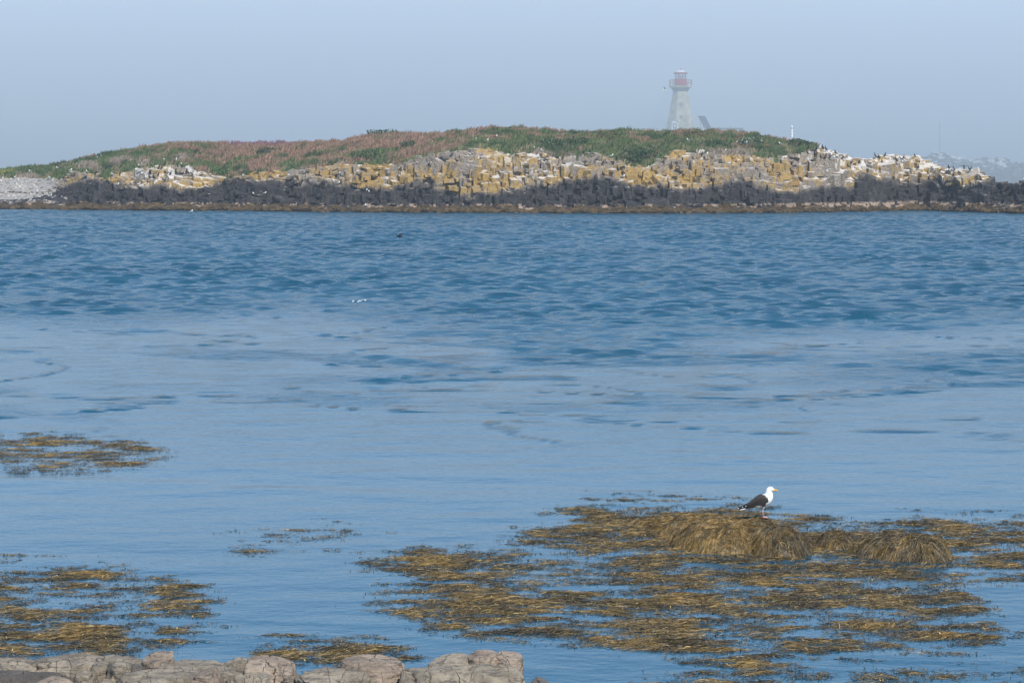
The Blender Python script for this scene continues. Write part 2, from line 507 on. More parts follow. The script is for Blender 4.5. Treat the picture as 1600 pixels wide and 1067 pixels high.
def yshore(u):
    return water(u, yw(u))[1]

def terrain(u, s):
    """height of the island at column u, s metres behind the waterline"""
    u = np.asarray(u, float); s = np.asarray(s, float)
    Yw = yshore(u); c = cwf(u); rd = rdf(u)
    Yc = Yw + S0 + c; Yr = Yc + rd
    zc = zat(yc(u), Yc); zr = zat(yr(u) + 6.0 * (1 - sstep(1225, 1290, u)), Yr)
    zc = np.maximum(zc, 0.2)
    z0 = 1.25
    t = np.clip((s - S0) / c, 0, 1)
    zcl = z0 + (zc - z0) * t ** 0.85 - 1.1 * np.sin(np.pi * np.clip(t, 0, 1)) ** 0.5 * (u > 105)
    zsk = -1.2 + (z0 + 1.2) * np.clip((s + 3.0) / (S0 + 3.0), 0, 1) ** 1.0
    q = np.clip((s - S0 - c) / rd, 0, 1)
    zv = zc + (zr - zc) * (0.65 * q + 0.35 * np.sin(q * np.pi / 2))
    back = np.clip((s - S0 - c - rd) / 34.0, 0, 1)
    zb = zr + (-2.5 - zr) * back ** 1.25
    z = np.where(s < S0, zsk, np.where(s < S0 + c, zcl, np.where(s < S0 + c + rd, zv, zb)))
    X = xat(u, yw(u), Yw + s); Yp = Yw + s
    lump = (0.75 * fbm(X / 6.0, Yp / 6.0, 120, 4) + 0.62 * fbm(X / 2.1, Yp / 2.1, 125, 3)) * sstep(0, 6, q * rd) * (1 - q * 0.5) + 0.16 * fbm(X / 1.3, Yp / 1.3, 130, 3) * sstep(-2, 2, s)
    return X, Yp, z + np.where(back > 0.5, 0, lump)

def build_island():
    us = np.arange(-260, 1760, 4.0)
    ss = np.concatenate([np.arange(-3, 12, 0.5), np.arange(12, 75, 1.0), np.arange(75, 135, 4.0)])
    U, S = np.meshgrid(us, ss)
    X, Yp, Z = terrain(U, S)
    V = np.stack([X, Yp, Z], -1).reshape(-1, 3)
    Fq = grid_faces(len(ss), len(us))
    uc = U.ravel()[Fq].mean(1); sc = S.ravel()[Fq].mean(1)
    c = cwf(uc)
    nz = fbm(V[Fq].mean(1)[:, 0] / 3.0, V[Fq].mean(1)[:, 1] / 3.0, 140, 3)
    fm = np.zeros(len(Fq), int)
    fm[(sc > S0 + c + 0.6 + 2.5 * nz) & (uc < 1270 + 8 * nz)] = 1
    beach = (uc < 96 + 40 * nz) & (sc > 5.5 + (uc > 30) * (uc - 30) * 0.1) & (sc < S0 + c + 1.0)
    fm[beach] = 2
    col = herb_colour(U.ravel(), S.ravel(), V) * 0.8
    me = raw_mesh('island', V, [Fq], [M['rock'], M['veg'], M['pebble']], fmat=fm, col=col, smooth=True)
    o = link('island', me)
    tag(o, 'low rocky island with a grassy crest across the channel', 'island', kind='structure')
    return o, V, Fq

GREEN_D = np.array([0.040, 0.075, 0.030]); GREEN = np.array([0.090, 0.128, 0.048]); GREEN_L = np.array([0.165, 0.195, 0.075])
PINK = np.array([0.285, 0.175, 0.125]); STRAW = np.array([0.29, 0.225, 0.145]); MAUVE = np.array([0.20, 0.105, 0.15]); YEL = np.array([0.24, 0.25, 0.045])

def herb_colour(u, s, V, jitter=None):
    X, Yp = V[:, 0], V[:, 1]
    q = np.clip((s - S0 - cwf(u)) / rdf(u), 0, 1.3)
    n1 = fbm(X / 7, Yp / 7, 150, 4); n2 = 1.3 * fbm(X / 2.6, Yp / 2.6, 160, 3); n3 = fbm(X / 13 + 5, Yp / 11, 170, 3)
    # pink seeding grasses on the upper slopes, greens below
    band = np.interp(u, [-300, 180, 300, 420, 700, 790, 900, 1300], [-0.35, -0.2, 0.12, 0.34, 0.20, 0.0, -0.05, 0.0])
    pk = sstep(0.0, 0.28, band + 0.75 * n1 + 0.35 * (q - 0.55) + 0.25 * n2)
    dk = sstep(-0.05, 0.3, n3 + 0.4 * n2)
    c = GREEN[None] + (GREEN_D - GREEN)[None] * dk[:, None]
    lt = sstep(0.12, 0.4, n2 - 0.3 * n3)
    c = c + (GREEN_L - c) * (0.6 * lt)[:, None]
    st = sstep(0.05, 0.35, fbm(X / 3.5 + 9, Yp / 3.5, 180, 3) - 0.3 * (q - 0.2))
    c = c + (STRAW - c) * (0.6 * st)[:, None]
    c = c + (PINK - c) * (pk * 0.9)[:, None]
    for (ux, ur, q0, q1) in ((138, 22, 0.12, 0.55), (188, 26, 0.30, 0.60), (40, 30, 0.02, 0.16), (224, 16, 0.12, 0.30), (286, 14, 0.24, 0.36), (850, 26, 0.0, 0.08), (1140, 60, 0.0, 0.10)):
        bare = np.clip(1 - np.abs(u - ux) / ur, 0, 1) * sstep(q0 - 0.08, q0 + 0.04, q) * (1 - sstep(q1 - 0.04, q1 + 0.08, q))
        bare = sstep(0.15, 0.5, bare + 0.6 * n2)  * (bare > 0)
        c = c + (np.array([0.30, 0.235, 0.19]) - c) * (0.85 * bare)[:, None]
    mv = sstep(340, 375, u) * (1 - sstep(440, 470, u)) * sstep(0.8, 0.95, q)
    c = c + (MAUVE - c) * (0.8 * mv)[:, None]
    yl = (1 - sstep(14, 26, u)) * sstep(0.25, 0.4, q) * (1 - sstep(0.7, 0.8, q))
    c = c + (YEL - c) * (0.8 * yl)[:, None]
    return c

island, IV, IF = build_island()

# ---- cliff blocks: angular jointed blocks stacked in tiers
def block_mesh(k):
    rg = np.random.default_rng(300 + k)
    n = 4 if k % 4 else 5
    if n == 4:
        a = np.array([-0.75, -0.25, 0.25, 0.75]) * np.pi + rg.uniform(-0.16, 0.16, 4); r = rg.uniform(0.64, 0.74, 4)
    else:
        a = np.array([-0.78, -0.5, -0.2, 0.25, 0.75]) * np.pi + rg.uniform(-0.1, 0.1, 5); r = np.array([0.68, 0.62, 0.68, 0.7, 0.7]) * rg.uniform(0.92, 1.06, 5)
    bx, by = np.cos(a) * r, np.sin(a) * r
    tx, ty = bx * rg.uniform(0.90, 1.0, n), by * rg.uniform(0.86, 0.99, n)
    tilt = np.array([rg.uniform(-0.16, 0.16), rg.uniform(0.05, 0.34)])
    tz = 0.44 + tx * tilt[0] + ty * tilt[1] + rg.uniform(-0.02, 0.02, n)
    cx, cy = tx * 0.94, ty * 0.94
    V = np.concatenate([np.stack([bx, by, np.full(n, -0.5)], -1), np.stack([tx, ty, tz - 0.035 * rg.uniform(0.4, 1.6, n)], -1), np.stack([cx, cy, tz], -1), [[0, 0, tz.mean()]]])
    i = np.arange(n); j = (i + 1) % n
    return V, [np.concatenate([np.stack([i, j, j + n, i + n], -1), np.stack([i + n, j + n, j + 2 * n, i + 2 * n], -1)]), np.stack([i + 2 * n, j + 2 * n, np.full(n, 3 * n)], -1)]

BLK = [block_mesh(k) for k in range(16)]
BLKME = [raw_mesh('rock_block', v, f, [M['rock']]) for v, f in BLK]

def place_blocks():
    out = []
    rg = np.random.default_rng(77)
    z = 0.5
    tier = 0
    while z < 12.5:
        u = 84.0 + rg.uniform(0, 8)
        while u < 1690:
            Yw = float(yshore(u)); c = float(cwf(u)); Yc = Yw + S0 + c
            zc = max(float(zat(yc(u), Yc)), 0.3)
            big = fbm(np.array([u / 50.0]), np.array([tier * 0.5]), 410, 2)[0]
            w = float(np.clip(rg.lognormal(0.16, 0.45) * (1.0 + 1.1 * big), 0.5, 3.4))
            du = w * F / (Yw + 6)
            uc = u + du / 2
            lvl = z + 0.55 * fbm(np.array([u / 70.0]), np.array([9.0 + tier * 0.1]), 430, 2)[0]     # tiers wander up and down
            if lvl < zc + 0.1:
                h = float(np.clip(rg.lognormal(0.75, 0.3), 1.5, 3.8))
                top = min(lvl + rg.normal(0.2, 0.30), zc + rg.uniform(-0.25, 0.12))
                t = np.clip((min(lvl, zc) - 1.25) / max(zc - 1.25, 0.3), 0, 1) ** (1 / 0.85)
                s = S0 + c * t if lvl > 1.25 else S0 * (lvl + 1.2) / 2.45 + 0.4
                d = w * rg.uniform(0.9, 1.2) + 1.6
                pro = (1.5 if abs(u - 347) < 9 or abs(u - 1000) < 14 or abs(u - 708) < 7 or abs(u - 1052) < 6 or abs(u - 560) < 6 else 0.0) + 1.3 * fbm(np.array([u / 26.0]), np.array([lvl * 0.12]), 440, 2)[0]
                X = float(xat(uc, yw(uc), Yw + s)); Yp = Yw + s + d * 0.5 - 0.75 + pro + rg.normal(0, 0.34)
                if rg.uniform() > 0.03:
                    out.append((X, Yp, top - h / 2, w * 1.06, d, h, rg.normal(0, 0.30), rg.normal(0, 0.05), rg.normal(0, 0.075), int(rg.integers(0, 16))))
            u += du * rg.uniform(0.90, 1.0)
        z += 1.15 if z < 4 else 0.95
        tier += 1
    # big slanted slabs and buttresses that break the tiers
    for k in range(170):
        u = rg.uniform(110, 1560); Yw = float(yshore(u)); c = float(cwf(u)); zc = max(float(zat(yc(u), Yw + S0 + c)), 0.5)
        w = rg.uniform(1.8, 4.6); h = rg.uniform(2.2, 4.4); top = rg.uniform(2.2, max(zc - 0.2, 2.4))
        t = np.clip((top - 1.25) / max(zc - 1.25, 0.3), 0, 1) ** (1 / 0.85)
        s = S0 + c * t; d = rg.uniform(2.2, 3.4)
        out.append((float(xat(u, yw(u), Yw + s)), Yw + s + d * 0.5 - rg.uniform(0.9, 1.7), top - h / 2, w, d, h, rg.normal(0, 0.35), rg.normal(-0.05, 0.12), rg.normal(0, 0.20), int(rg.integers(0, 16))))
    # loose smaller stones on ledges and in the turf edge
    for k in range(1300):
        u = rg.uniform(95, 1690); Yw = float(yshore(u)); c = float(cwf(u))
        f = rg.uniform(0.0, 1.25); s = S0 + c * f
        X, Yp, Z = [float(a) for a in terrain(u, s)]
        Z += 0.75 * math.sin(math.pi * min(f, 1)) ** 0.5 if f < 1 else -0.1
        w = float(np.clip(rg.lognormal(-0.5, 0.4), 0.3, 1.3))
        out.append((X, Yp - (0.5 if f < 1 else 0), Z, w * 1.2, w, w * rg.uniform(0.5, 0.9), rg.uniform(0, 6.28), rg.normal(0, 0.15), rg.normal(0, 0.15), int(rg.integers(0, 16))))
    # bare rock top of the right-hand end
    for k in range(270):
        u = rg.uniform(1262, 1690); Yw = float(yshore(u)); c = float(cwf(u))
        s = S0 + c + rg.uniform(-0.5, 1.0) * 0.6 + rg.uniform(0, 1) * float(rdf(u)) * 1.1
        X, Yp, Z = [float(a) for a in terrain(u, s)]
        w = float(np.clip(rg.lognormal(0.0, 0.4), 0.5, 2.0)); h = w * rg.uniform(0.5, 0.9)
        out.append((X, Yp, Z - h * 0.5 + rg.uniform(0.0, 0.28), w * 1.3, w, h, rg.uniform(-0.6, 0.6), rg.normal(0, 0.1), rg.normal(0, 0.12), int(rg.integers(0, 16))))
    return out

BL = place_blocks()
def blk_matrix(b):
    X, Yp, Z, w, d, h, rz, rx, ry, k = b
    return Matrix.Translation((X, Yp, Z)) @ Matrix.Rotation(rz, 4, 'Z') @ Matrix.Rotation(rx, 4, 'X') @ Matrix.Rotation(ry, 4, 'Y') @ Matrix.Diagonal((w, d, h, 1))

def vis_size(b):
    px, py = topx(b[0], b[1], b[2])
    inside = (-10 < px < 1610)
    return b[3] * b[5] / (b[1] ** 2) * (1.0 if inside else 0.0)

order = sorted(range(len(BL)), key=lambda i: -vis_size(BL[i]))
BV, BF = [], []
nb = 0
rest = []
for rank, i in enumerate(order):
    b = BL[i]; mtx = blk_matrix(b)
    v, fs = BLK[b[9]]
    vw = (np.array(mtx)[:3, :3] @ v.T).T + np.array(mtx)[:3, 3]
    for f in fs:
        for tri in f:
            BF.append([int(x) + nb for x in tri])
    BV.append(vw); nb += len(vw)
    if rank < 290:
        o = link('rock_block', BLKME[b[9]], island)
        o.matrix_local = mtx
    else:
        rest.append((vw, fs, None))
v, f, _ = join(rest)
o = link('cliff_blocks', raw_mesh('cliff_blocks', v, f, [M['rock']]), island)
o['kind'] = 'stuff'
BV = np.concatenate(BV)

# ---- rockweed skirt along the tide line
def build_skirt():
    rg = np.random.default_rng(31)
    parts = []
    ico = np.array([(0, 0, 1), (.89, 0, .45), (.28, .85, .45), (-.72, .53, .45), (-.72, -.53, .45), (.28, -.85, .45), (.9, 0, -.4), (.3, .85, -.4), (-.7, .55, -.4), (-.7, -.55, -.4), (.3, -.85, -.4)])
    fc = np.array([(0, 1, 2), (0, 2, 3), (0, 3, 4), (0, 4, 5), (0, 5, 1)] + [(1, 6, 7), (1, 7, 2), (2, 7, 8), (2, 8, 3), (3, 8, 9), (3, 9, 4), (4, 9, 10), (4, 10, 5), (5, 10, 6), (5, 6, 1)])
    for k in range(3600):
        u = rg.uniform(-60, 1680); s = rg.uniform(0.3, 1.0) * (2.1 + 3.2 * float(fbm(np.array([u / 30.0]), np.array([2.2]), 460, 3)[0]))
        X, Yp, Z = [float(a) for a in terrain(u, s)]
        r = rg.uniform(0.2, 0.5)
        V = ico * rg.uniform(0.7, 1.25, (11, 1)) * np.array([r * 1.5, r, r * 0.75]) + np.array([X, Yp - 0.5, Z + 0.05])
        t = rg.uniform(0, 1)
        c = np.array([0.040, 0.026, 0.011]) * (1 - t) + np.array([0.115, 0.075, 0.030]) * t
        parts.append((V, [fc], c * rg.uniform(0.7, 1.3, (11, 1))))
    # low weedy spit running out from the right-hand ledge
    for k in range(90):
        u = rg.uniform(1466, 1512); yy = rg.uniform(326.5, 330.5)
        X, Yp = [float(a) for a in water(u, yy)]
        r = rg.uniform(0.25, 0.5)
        V = ico * rg.uniform(0.7, 1.25, (11, 1)) * np.array([r * 1.6, r, r * 0.7]) + np.array([X, Yp, 0.12])
        parts.append((V, [fc], np.array([0.07, 0.045, 0.02]) * rg.uniform(0.6, 1.3, (11, 1))))
    v, f, c = join(parts)
    o = link('rockweed', raw_mesh('rockweed', v, f, [M['kelpmat']], col=c, smooth=False))
    tag(o, 'brown rockweed covering the tide line of the island', 'seaweed', kind='stuff')
build_skirt()

# ---- herbage: blades and tufts
def build_herbage():
    rg = np.random.default_rng(52)
    N = 60000
    u = rg.uniform(-150, 1273, N)
    qq = rg.uniform(0, 1, N) ** 0.85 * 1.18
    s = S0 + cwf(u) + qq * rdf(u) + 0.4
    X, Yp, Z = terrain(u, s)
    keep = (fbm(X / 2.6, Yp / 2.6, 190, 3) + 0.22 + 0.9 * qq > 0.0)
    u, s, X, Yp, Z, qq = [a[keep] for a in (u, s, X, Yp, Z, qq)]
    n = len(u)
    base = np.stack([X, Yp, Z], -1)
    colr = herb_colour(u, s, base)
    tall = 0.25 + 1.15 * np.clip(0.9 * fbm(X / 2.4, Yp / 2.4, 200, 3) + 0.35, 0, 1) 
    nbl = 6
    V = np.zeros((n, nbl, 3, 3)); C = np.zeros((n, nbl, 3, 3))
    for k in range(nbl):
        a = rg.uniform(0, 2 * np.pi, n); rr = rg.uniform(0.0, 0.42, n)
        p = base + np.stack([np.cos(a) * rr, np.sin(a) * rr, np.full(n, -0.12)], -1)
        hgt = tall * rg.uniform(0.55, 1.25, n)
        lean = np.stack([0.30 * hgt + rg.normal(0, 0.22, n) * hgt, rg.normal(0, 0.25, n) * hgt, hgt], -1)
        b = rg.uniform(0, 2 * np.pi, n); w = rg.uniform(0.10, 0.22, n)
        side = np.stack([np.cos(b) * w, np.sin(b) * w, np.zeros(n)], -1)
        V[:, k, 0] = p - side; V[:, k, 1] = p + side; V[:, k, 2] = p + lean
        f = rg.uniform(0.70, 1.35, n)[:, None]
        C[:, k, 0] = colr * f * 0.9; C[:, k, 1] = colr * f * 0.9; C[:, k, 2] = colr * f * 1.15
    V = V.reshape(-1, 3); C = C.reshape(-1, 3)
    o = link('herbage', raw_mesh('herbage', V, [np.arange(len(V)).reshape(-1, 3)], [M['leaf']], col=C))
    tag(o, 'pinkish seeding grass and green herbs covering the island crest', 'grass', kind='stuff')
build_herbage()

def build_beach_stones():
    rg = np.random.default_rng(91)
    parts = []
    for k in range(900):
        u = rg.uniform(-120, 108); s = rg.uniform(3.0, S0 + float(cwf(u)) + 1.5)
        X, Yp, Z = [float(a) for a in terrain(u, s)]
        wr = rg.uniform() < 0.3
        if wr:
            s = 13.0 + 0.8 * math.sin(u * 0.07) + rg.normal(0, 0.5); X, Yp, Z = [float(a) for a in terrain(u, s)]
        w = rg.uniform(0.15, 0.5)
        m = np.array(blk_matrix((X, Yp, Z, w * 1.4, w, w * 0.7, rg.uniform(0, 6), rg.normal(0, .3), rg.normal(0, .3), 0)))
        v, fs = BLK[int(rg.integers(0, 16))]
        c = np.array([0.09, 0.065, 0.04]) if wr and rg.uniform() < 0.6 else np.array([0.34, 0.32, 0.29]) * rg.uniform(0.5, 1.5)
        parts.append(((m[:3, :3] @ v.T).T + m[:3, 3], fs, c))
    v, f, c = join(parts)
    o = link('beach_stones', raw_mesh('beach_stones', v, f, [M['veg']], col=c), island); o['kind'] = 'stuff'
build_beach_stones()

# ---- shrubs one can tell apart on the slope: (px, s offset behind cliff top as share, half width, height, colour, label)
def build_shrub(px, q, rx, hz, colr, label, flower=None, k=0):
    rg = np.random.default_rng(800 + k)
    s = S0 + float(cwf(px)) + q * float(rdf(px))
    X, Yp, Z = [float(a) for a in terrain(px, s)]
    root = empty('shrub', (X, Yp, Z - 0.1))
    n = int(260 + 160 * rx)
    d = rg.normal(0, 1, (n, 3)); d /= np.linalg.norm(d, axis=1)[:, None]
    rad = rg.uniform(0.55, 1.0, n) ** 0.6
    lob = 1 + 0.35 * np.sin(d[:, 0] * 5 + k) * np.cos(d[:, 2] * 4 + d[:, 1] * 3)
    p = d * (rad * lob)[:, None] * np.array([rx, rx * 0.8, hz * 0.62]) + np.array([0, 0, hz * 0.45])
    p[:, 2] = np.maximum(p[:, 2], 0.02)
    sz = rg.uniform(0.10, 0.24, n)
    e1 = rg.normal(0, 1, (n, 3)); e1 /= np.linalg.norm(e1, axis=1)[:, None]
    e2 = np.cross(e1, rg.normal(0, 1, (n, 3))); e2 /= np.linalg.norm(e2, axis=1)[:, None]
    V = np.stack([p - e1 * sz[:, None], p + e2 * sz[:, None] * 0.6, p + e1 * sz[:, None], p - e2 * sz[:, None] * 0.6], 1)
    c = np.asarray(colr)[None, None, :] * rg.uniform(0.65, 1.4, (n, 1, 1)) * np.ones((1, 4, 1))
    if flower is not None:
        m = (rg.uniform(0, 1, n) < 0.16) & (d[:, 1] < 0.3)
        c[m] = np.array(flower)
    link('foliage', raw_mesh('foliage', V.reshape(-1, 3), [np.arange(n * 4).reshape(-1, 4)], [M['leaf']], col=c.reshape(-1, 3)), root)
    st = [(*bar((0, 0, -0.3), (rx * 0.4 * math.cos(a), rx * 0.35 * math.sin(a), hz * 0.6), 0.03, 4), np.array([0.07, 0.05, 0.035])) for a in (0.4, 2.2, 4.3)]
    v, f, cc = join(st)
    link('stem', raw_mesh('stem', v, f, [M['leaf']], col=cc), root)
    tag(root, label, 'shrub', 'shrubs on the island slope')
SHR = [
    (346, 0.10, 1.7, 1.9, (0.060, 0.125, 0.035), 'bright green bush in the gap between two yellow cliffs', None),
    (420, 0.55, 2.2, 1.5, (0.045, 0.070, 0.035), 'dark bush among pink grass on the wide left slope', None),
    (598, 0.98, 3.2, 1.3, (0.050, 0.080, 0.040), 'low dark thicket standing up on the left part of the crest', None),
    (575, 0.16, 2.6, 1.7, (0.060, 0.105, 0.038), 'broad green bush just above the yellow cliff steps', None),
    (640, 0.40, 1.8, 1.4, (0.050, 0.085, 0.035), 'round dark green bush on the slope under the pink grass', None),
    (860, 0.25, 2.6, 1.8, (0.042, 0.085, 0.038), 'large dark green bush above the guano streaked cliff', None),
    (905, 0.35, 2.4, 1.8, (0.045, 0.085, 0.036), 'dark green bush beside the large bush above the streaked cliff', None),
    (985, 0.06, 2.3, 2.3, (0.035, 0.072, 0.032), 'deep green bush filling the gully between two cliffs', None),
    (1012, 0.16, 1.8, 1.9, (0.040, 0.078, 0.034), 'dark green bush at the right head of the gully', None),
    (950, 0.55, 2.2, 1.7, (0.110, 0.115, 0.045), 'yellowish green bush below the crest near the gully', None),
    (1085, 0.55, 2.4, 1.7, (0.105, 0.105, 0.045), 'olive bush with yellowish leaves on the slope below the lighthouse', None),
    (1172, 0.38, 2.5, 1.6, (0.055, 0.085, 0.040), 'dark bush dotted with white flowers below the crest', (0.66, 0.66, 0.62)),
    (1246, 0.75, 2.0, 1.2, (0.040, 0.080, 0.036), 'low dark green bush by the white marker post', None),
    (1258, 0.45, 1.5, 1.1, (0.045, 0.085, 0.036), 'small green bush at the end of the grassy crest', None),
]
for k, sh in enumerate(SHR):
    build_shrub(*sh[:6], flower=sh[6], k=k)

# BVH of the solid island, for standing things on it
ITRI = [list(map(int, f)) for f in IF]
n0 = len(IV)
BVH = BVHTree.FromPolygons([tuple(p) for p in IV] + [tuple(p) for p in BV], ITRI + [[i + n0 for i in f] for f in BF])

def ray(px, py):
    v = -(py - 533.5) / F; uu = (px - 800.0) / F
    return Vector((uu, CP + v * SP, -SP + v * CP)).normalized()

def stand(px, py):
    """point of the island seen at, or near, this pixel that something could stand on"""
    o = Vector((0, 0, H))
    for k in range(0, 14):
        for sg in ((0,) if k == 0 else (1, -1)):
            hit = BVH.ray_cast(o, ray(px, py + sg * 0.4 * k), 700)
            if hit[0] is not None and abs(hit[1].z) > 0.55:
                return hit[0]
    for k in range(60):
        hit = BVH.ray_cast(o, ray(px, py + 0.4 * k), 700)
        if hit[0] is not None:
            top = BVH.ray_cast(hit[0] + Vector((0, 0.3, 2.5)), Vector((0, 0, -1)), 10)
            return top[0] if top[0] is not None else hit[0]
    return None

# ================================================================== LIGHTHOUSE KNOLL AND FAR ISLET
def knoll(name, cx, cy, rx, ry, h, mats, label, cat, seed, tex=1.0, n=90):
    a = np.linspace(-1, 1, n); b = np.linspace(-1, 1, n // 2)
    A, B = np.meshgrid(a, b)
    r = np.sqrt(A * A + B * B)
    X = cx + A * rx; Y = cy + B * ry
    Z = -2.0 + (h + 2.0) * np.clip(1 - r ** 2.2, 0, 1) ** 0.6 + tex * fbm(X / 9, Y / 9, seed, 5) * np.clip(1.2 - r, 0, 1)
    V = np.stack([X, Y, Z], -1).reshape(-1, 3)
    col = np.tile(GREEN * 1.1, (len(V), 1)) + (STRAW - GREEN)[None] * np.clip(0.5 + fbm(V[:, 0] / 5, V[:, 1] / 5, seed + 3), 0, 1)[:, None] * 0.7
    o = link(name, raw_mesh(name, V, [grid_faces(n // 2, n)], mats, col=col, smooth=True))
    tag(o, label, cat, kind='structure')
    return o, V
LY = 552.0
LX = float(xat(1063, 200, LY))
LZ = float(zat(205.5, LY))
knoll('lighthouse_hill', LX + 4, LY + 4, 27, 30, LZ + 0.15, [M['veg']], 'grassy hill the lighthouse stands on', 'hill', 500, 0.0)

def build_islet():
    prof = curve([(1395, 285), (1425, 262), (1440, 248), (1452, 243), (1466, 240), (1480, 244), (1500, 246), (1520, 249), (1540, 250), (1560, 247), (1570, 249), (1580, 256), (1620, 254), (1680, 246), (1740, 252), (1800, 275), (1830, 292)])
    us = np.arange(1390, 1840, 3.0); ss = np.linspace(-6, 40, 40)
    U, S = np.meshgrid(us, ss)
    Y0 = 572.0
    Y = Y0 + S
    zt = zat(prof(U), Y0 + 22)
    t = np.clip((S + 2) / 24.0, 0, 1)
    X = (U - 800) / F * Y
    Z = -1.5 + (zt + 1.5) * t ** 0.75
    Z = np.where(S > 22, zt + (-2 - zt) * (np.clip(S - 22, 0, None) / 18.0) ** 1.3, Z)
    rid = np.abs(fbm(X / 5, Y / 5, 600, 4))
    Z = Z + (0.9 * fbm(X / 2.0, Y / 2.0, 610, 4) - 0.25 * rid) * sstep(-2, 4, S)
    V = np.stack([X, Y, Z], -1).reshape(-1, 3)
    o = link('islet', raw_mesh('islet', V, [grid_faces(len(ss), len(us))], [M['islet']], smooth=False))
    tag(o, 'hazy rocky islet whitened by birds behind the dark ledge', 'islet', kind='structure')
    rg = np.random.default_rng(64)
    parts = []
    for k in range(420):
        u = rg.uniform(1420, 1800); s = rg.uniform(2, 24)
        zt1 = float(zat(prof(u), Y0 + 22)); z = -1.5 + (zt1 + 1.5) * ((s + 2) / 24.0) ** 0.75 if s < 22 else zt1
        w = rg.uniform(0.6, 2.4)
        b = ((u - 800) / F * (Y0 + s), Y0 + s, z - 0.2, w, w, rg.uniform(0.6, 1.6), rg.uniform(0, 6), rg.normal(0, .15), rg.normal(0, .15), int(rg.integers(0, 16)))
        m = np.array(blk_matrix(b)); v, fs = BLK[b[9]]
        parts.append(((m[:3, :3] @ v.T).T + m[:3, 3], fs, None))
    v, f, _ = join(parts)
    q = link('rocks', raw_mesh('rocks', v, f, [M['islet']]), o); q['kind'] = 'stuff'
    t = NT('thin')
    return V, grid_faces(len(ss), len(us)), prof
ti = NT('islet_rock'); tb = ti.principled(0.88, 0.15)
_z = ti.sep(ti.pos())[2]; _n = ti.noise(0.5, 5, 0.6); _nf = ti.noise(2.0, 4)
_nz = ti.sep(ti._g.outputs['Normal'])[2]
_c = ti.mix(ti.ramp(_nf, 0.3, 0.7), (0.07, 0.065, 0.06), (0.16, 0.15, 0.13))
_c = ti.mix(ti.math('MULTIPLY', ti.ramp(_nz, 0.55, 0.85), ti.ramp(ti.math('ADD', _n, ti.ramp(_z, 5, 11, -0.16, 0.06)), 0.46, 0.56)), _c, (0.66, 0.65, 0.62))
ti.l(_c, tb.inputs['Base Color'])
M['islet'] = ti.m
ISV, ISF, isprof = build_islet()
ISBVH = BVHTree.FromPolygons([tuple(p) for p in ISV], [list(map(int, f)) for f in ISF])

# faint mast on the islet
mx, my = float((1465.5 - 800) / F * 594), 594.0
mz = float(zat(241, 594))
root = empty('mast', (mx, my, mz - 1.0))
h_m = float(zat(190, 594)) - mz + 1.0
v, f = bar((0, 0, -0.5), (0, 0, h_m), 0.07, 6); link('pole', raw_mesh('pole', v, f, [M['steel']]), root)
v, f = bar((-0.55, 0, h_m - 1.2), (0.55, 0, h_m - 1.2), 0.04, 5); link('crossarm', raw_mesh('crossarm', v, f, [M['steel']]), root)
v, f = box(-0.45, 0.45, -0.45, 0.45, -1.0, 1.3); link('base_hut', raw_mesh('base_hut', v, f, [M['white']]), root)
tag(root, 'tall thin mast on the hazy islet', 'mast')

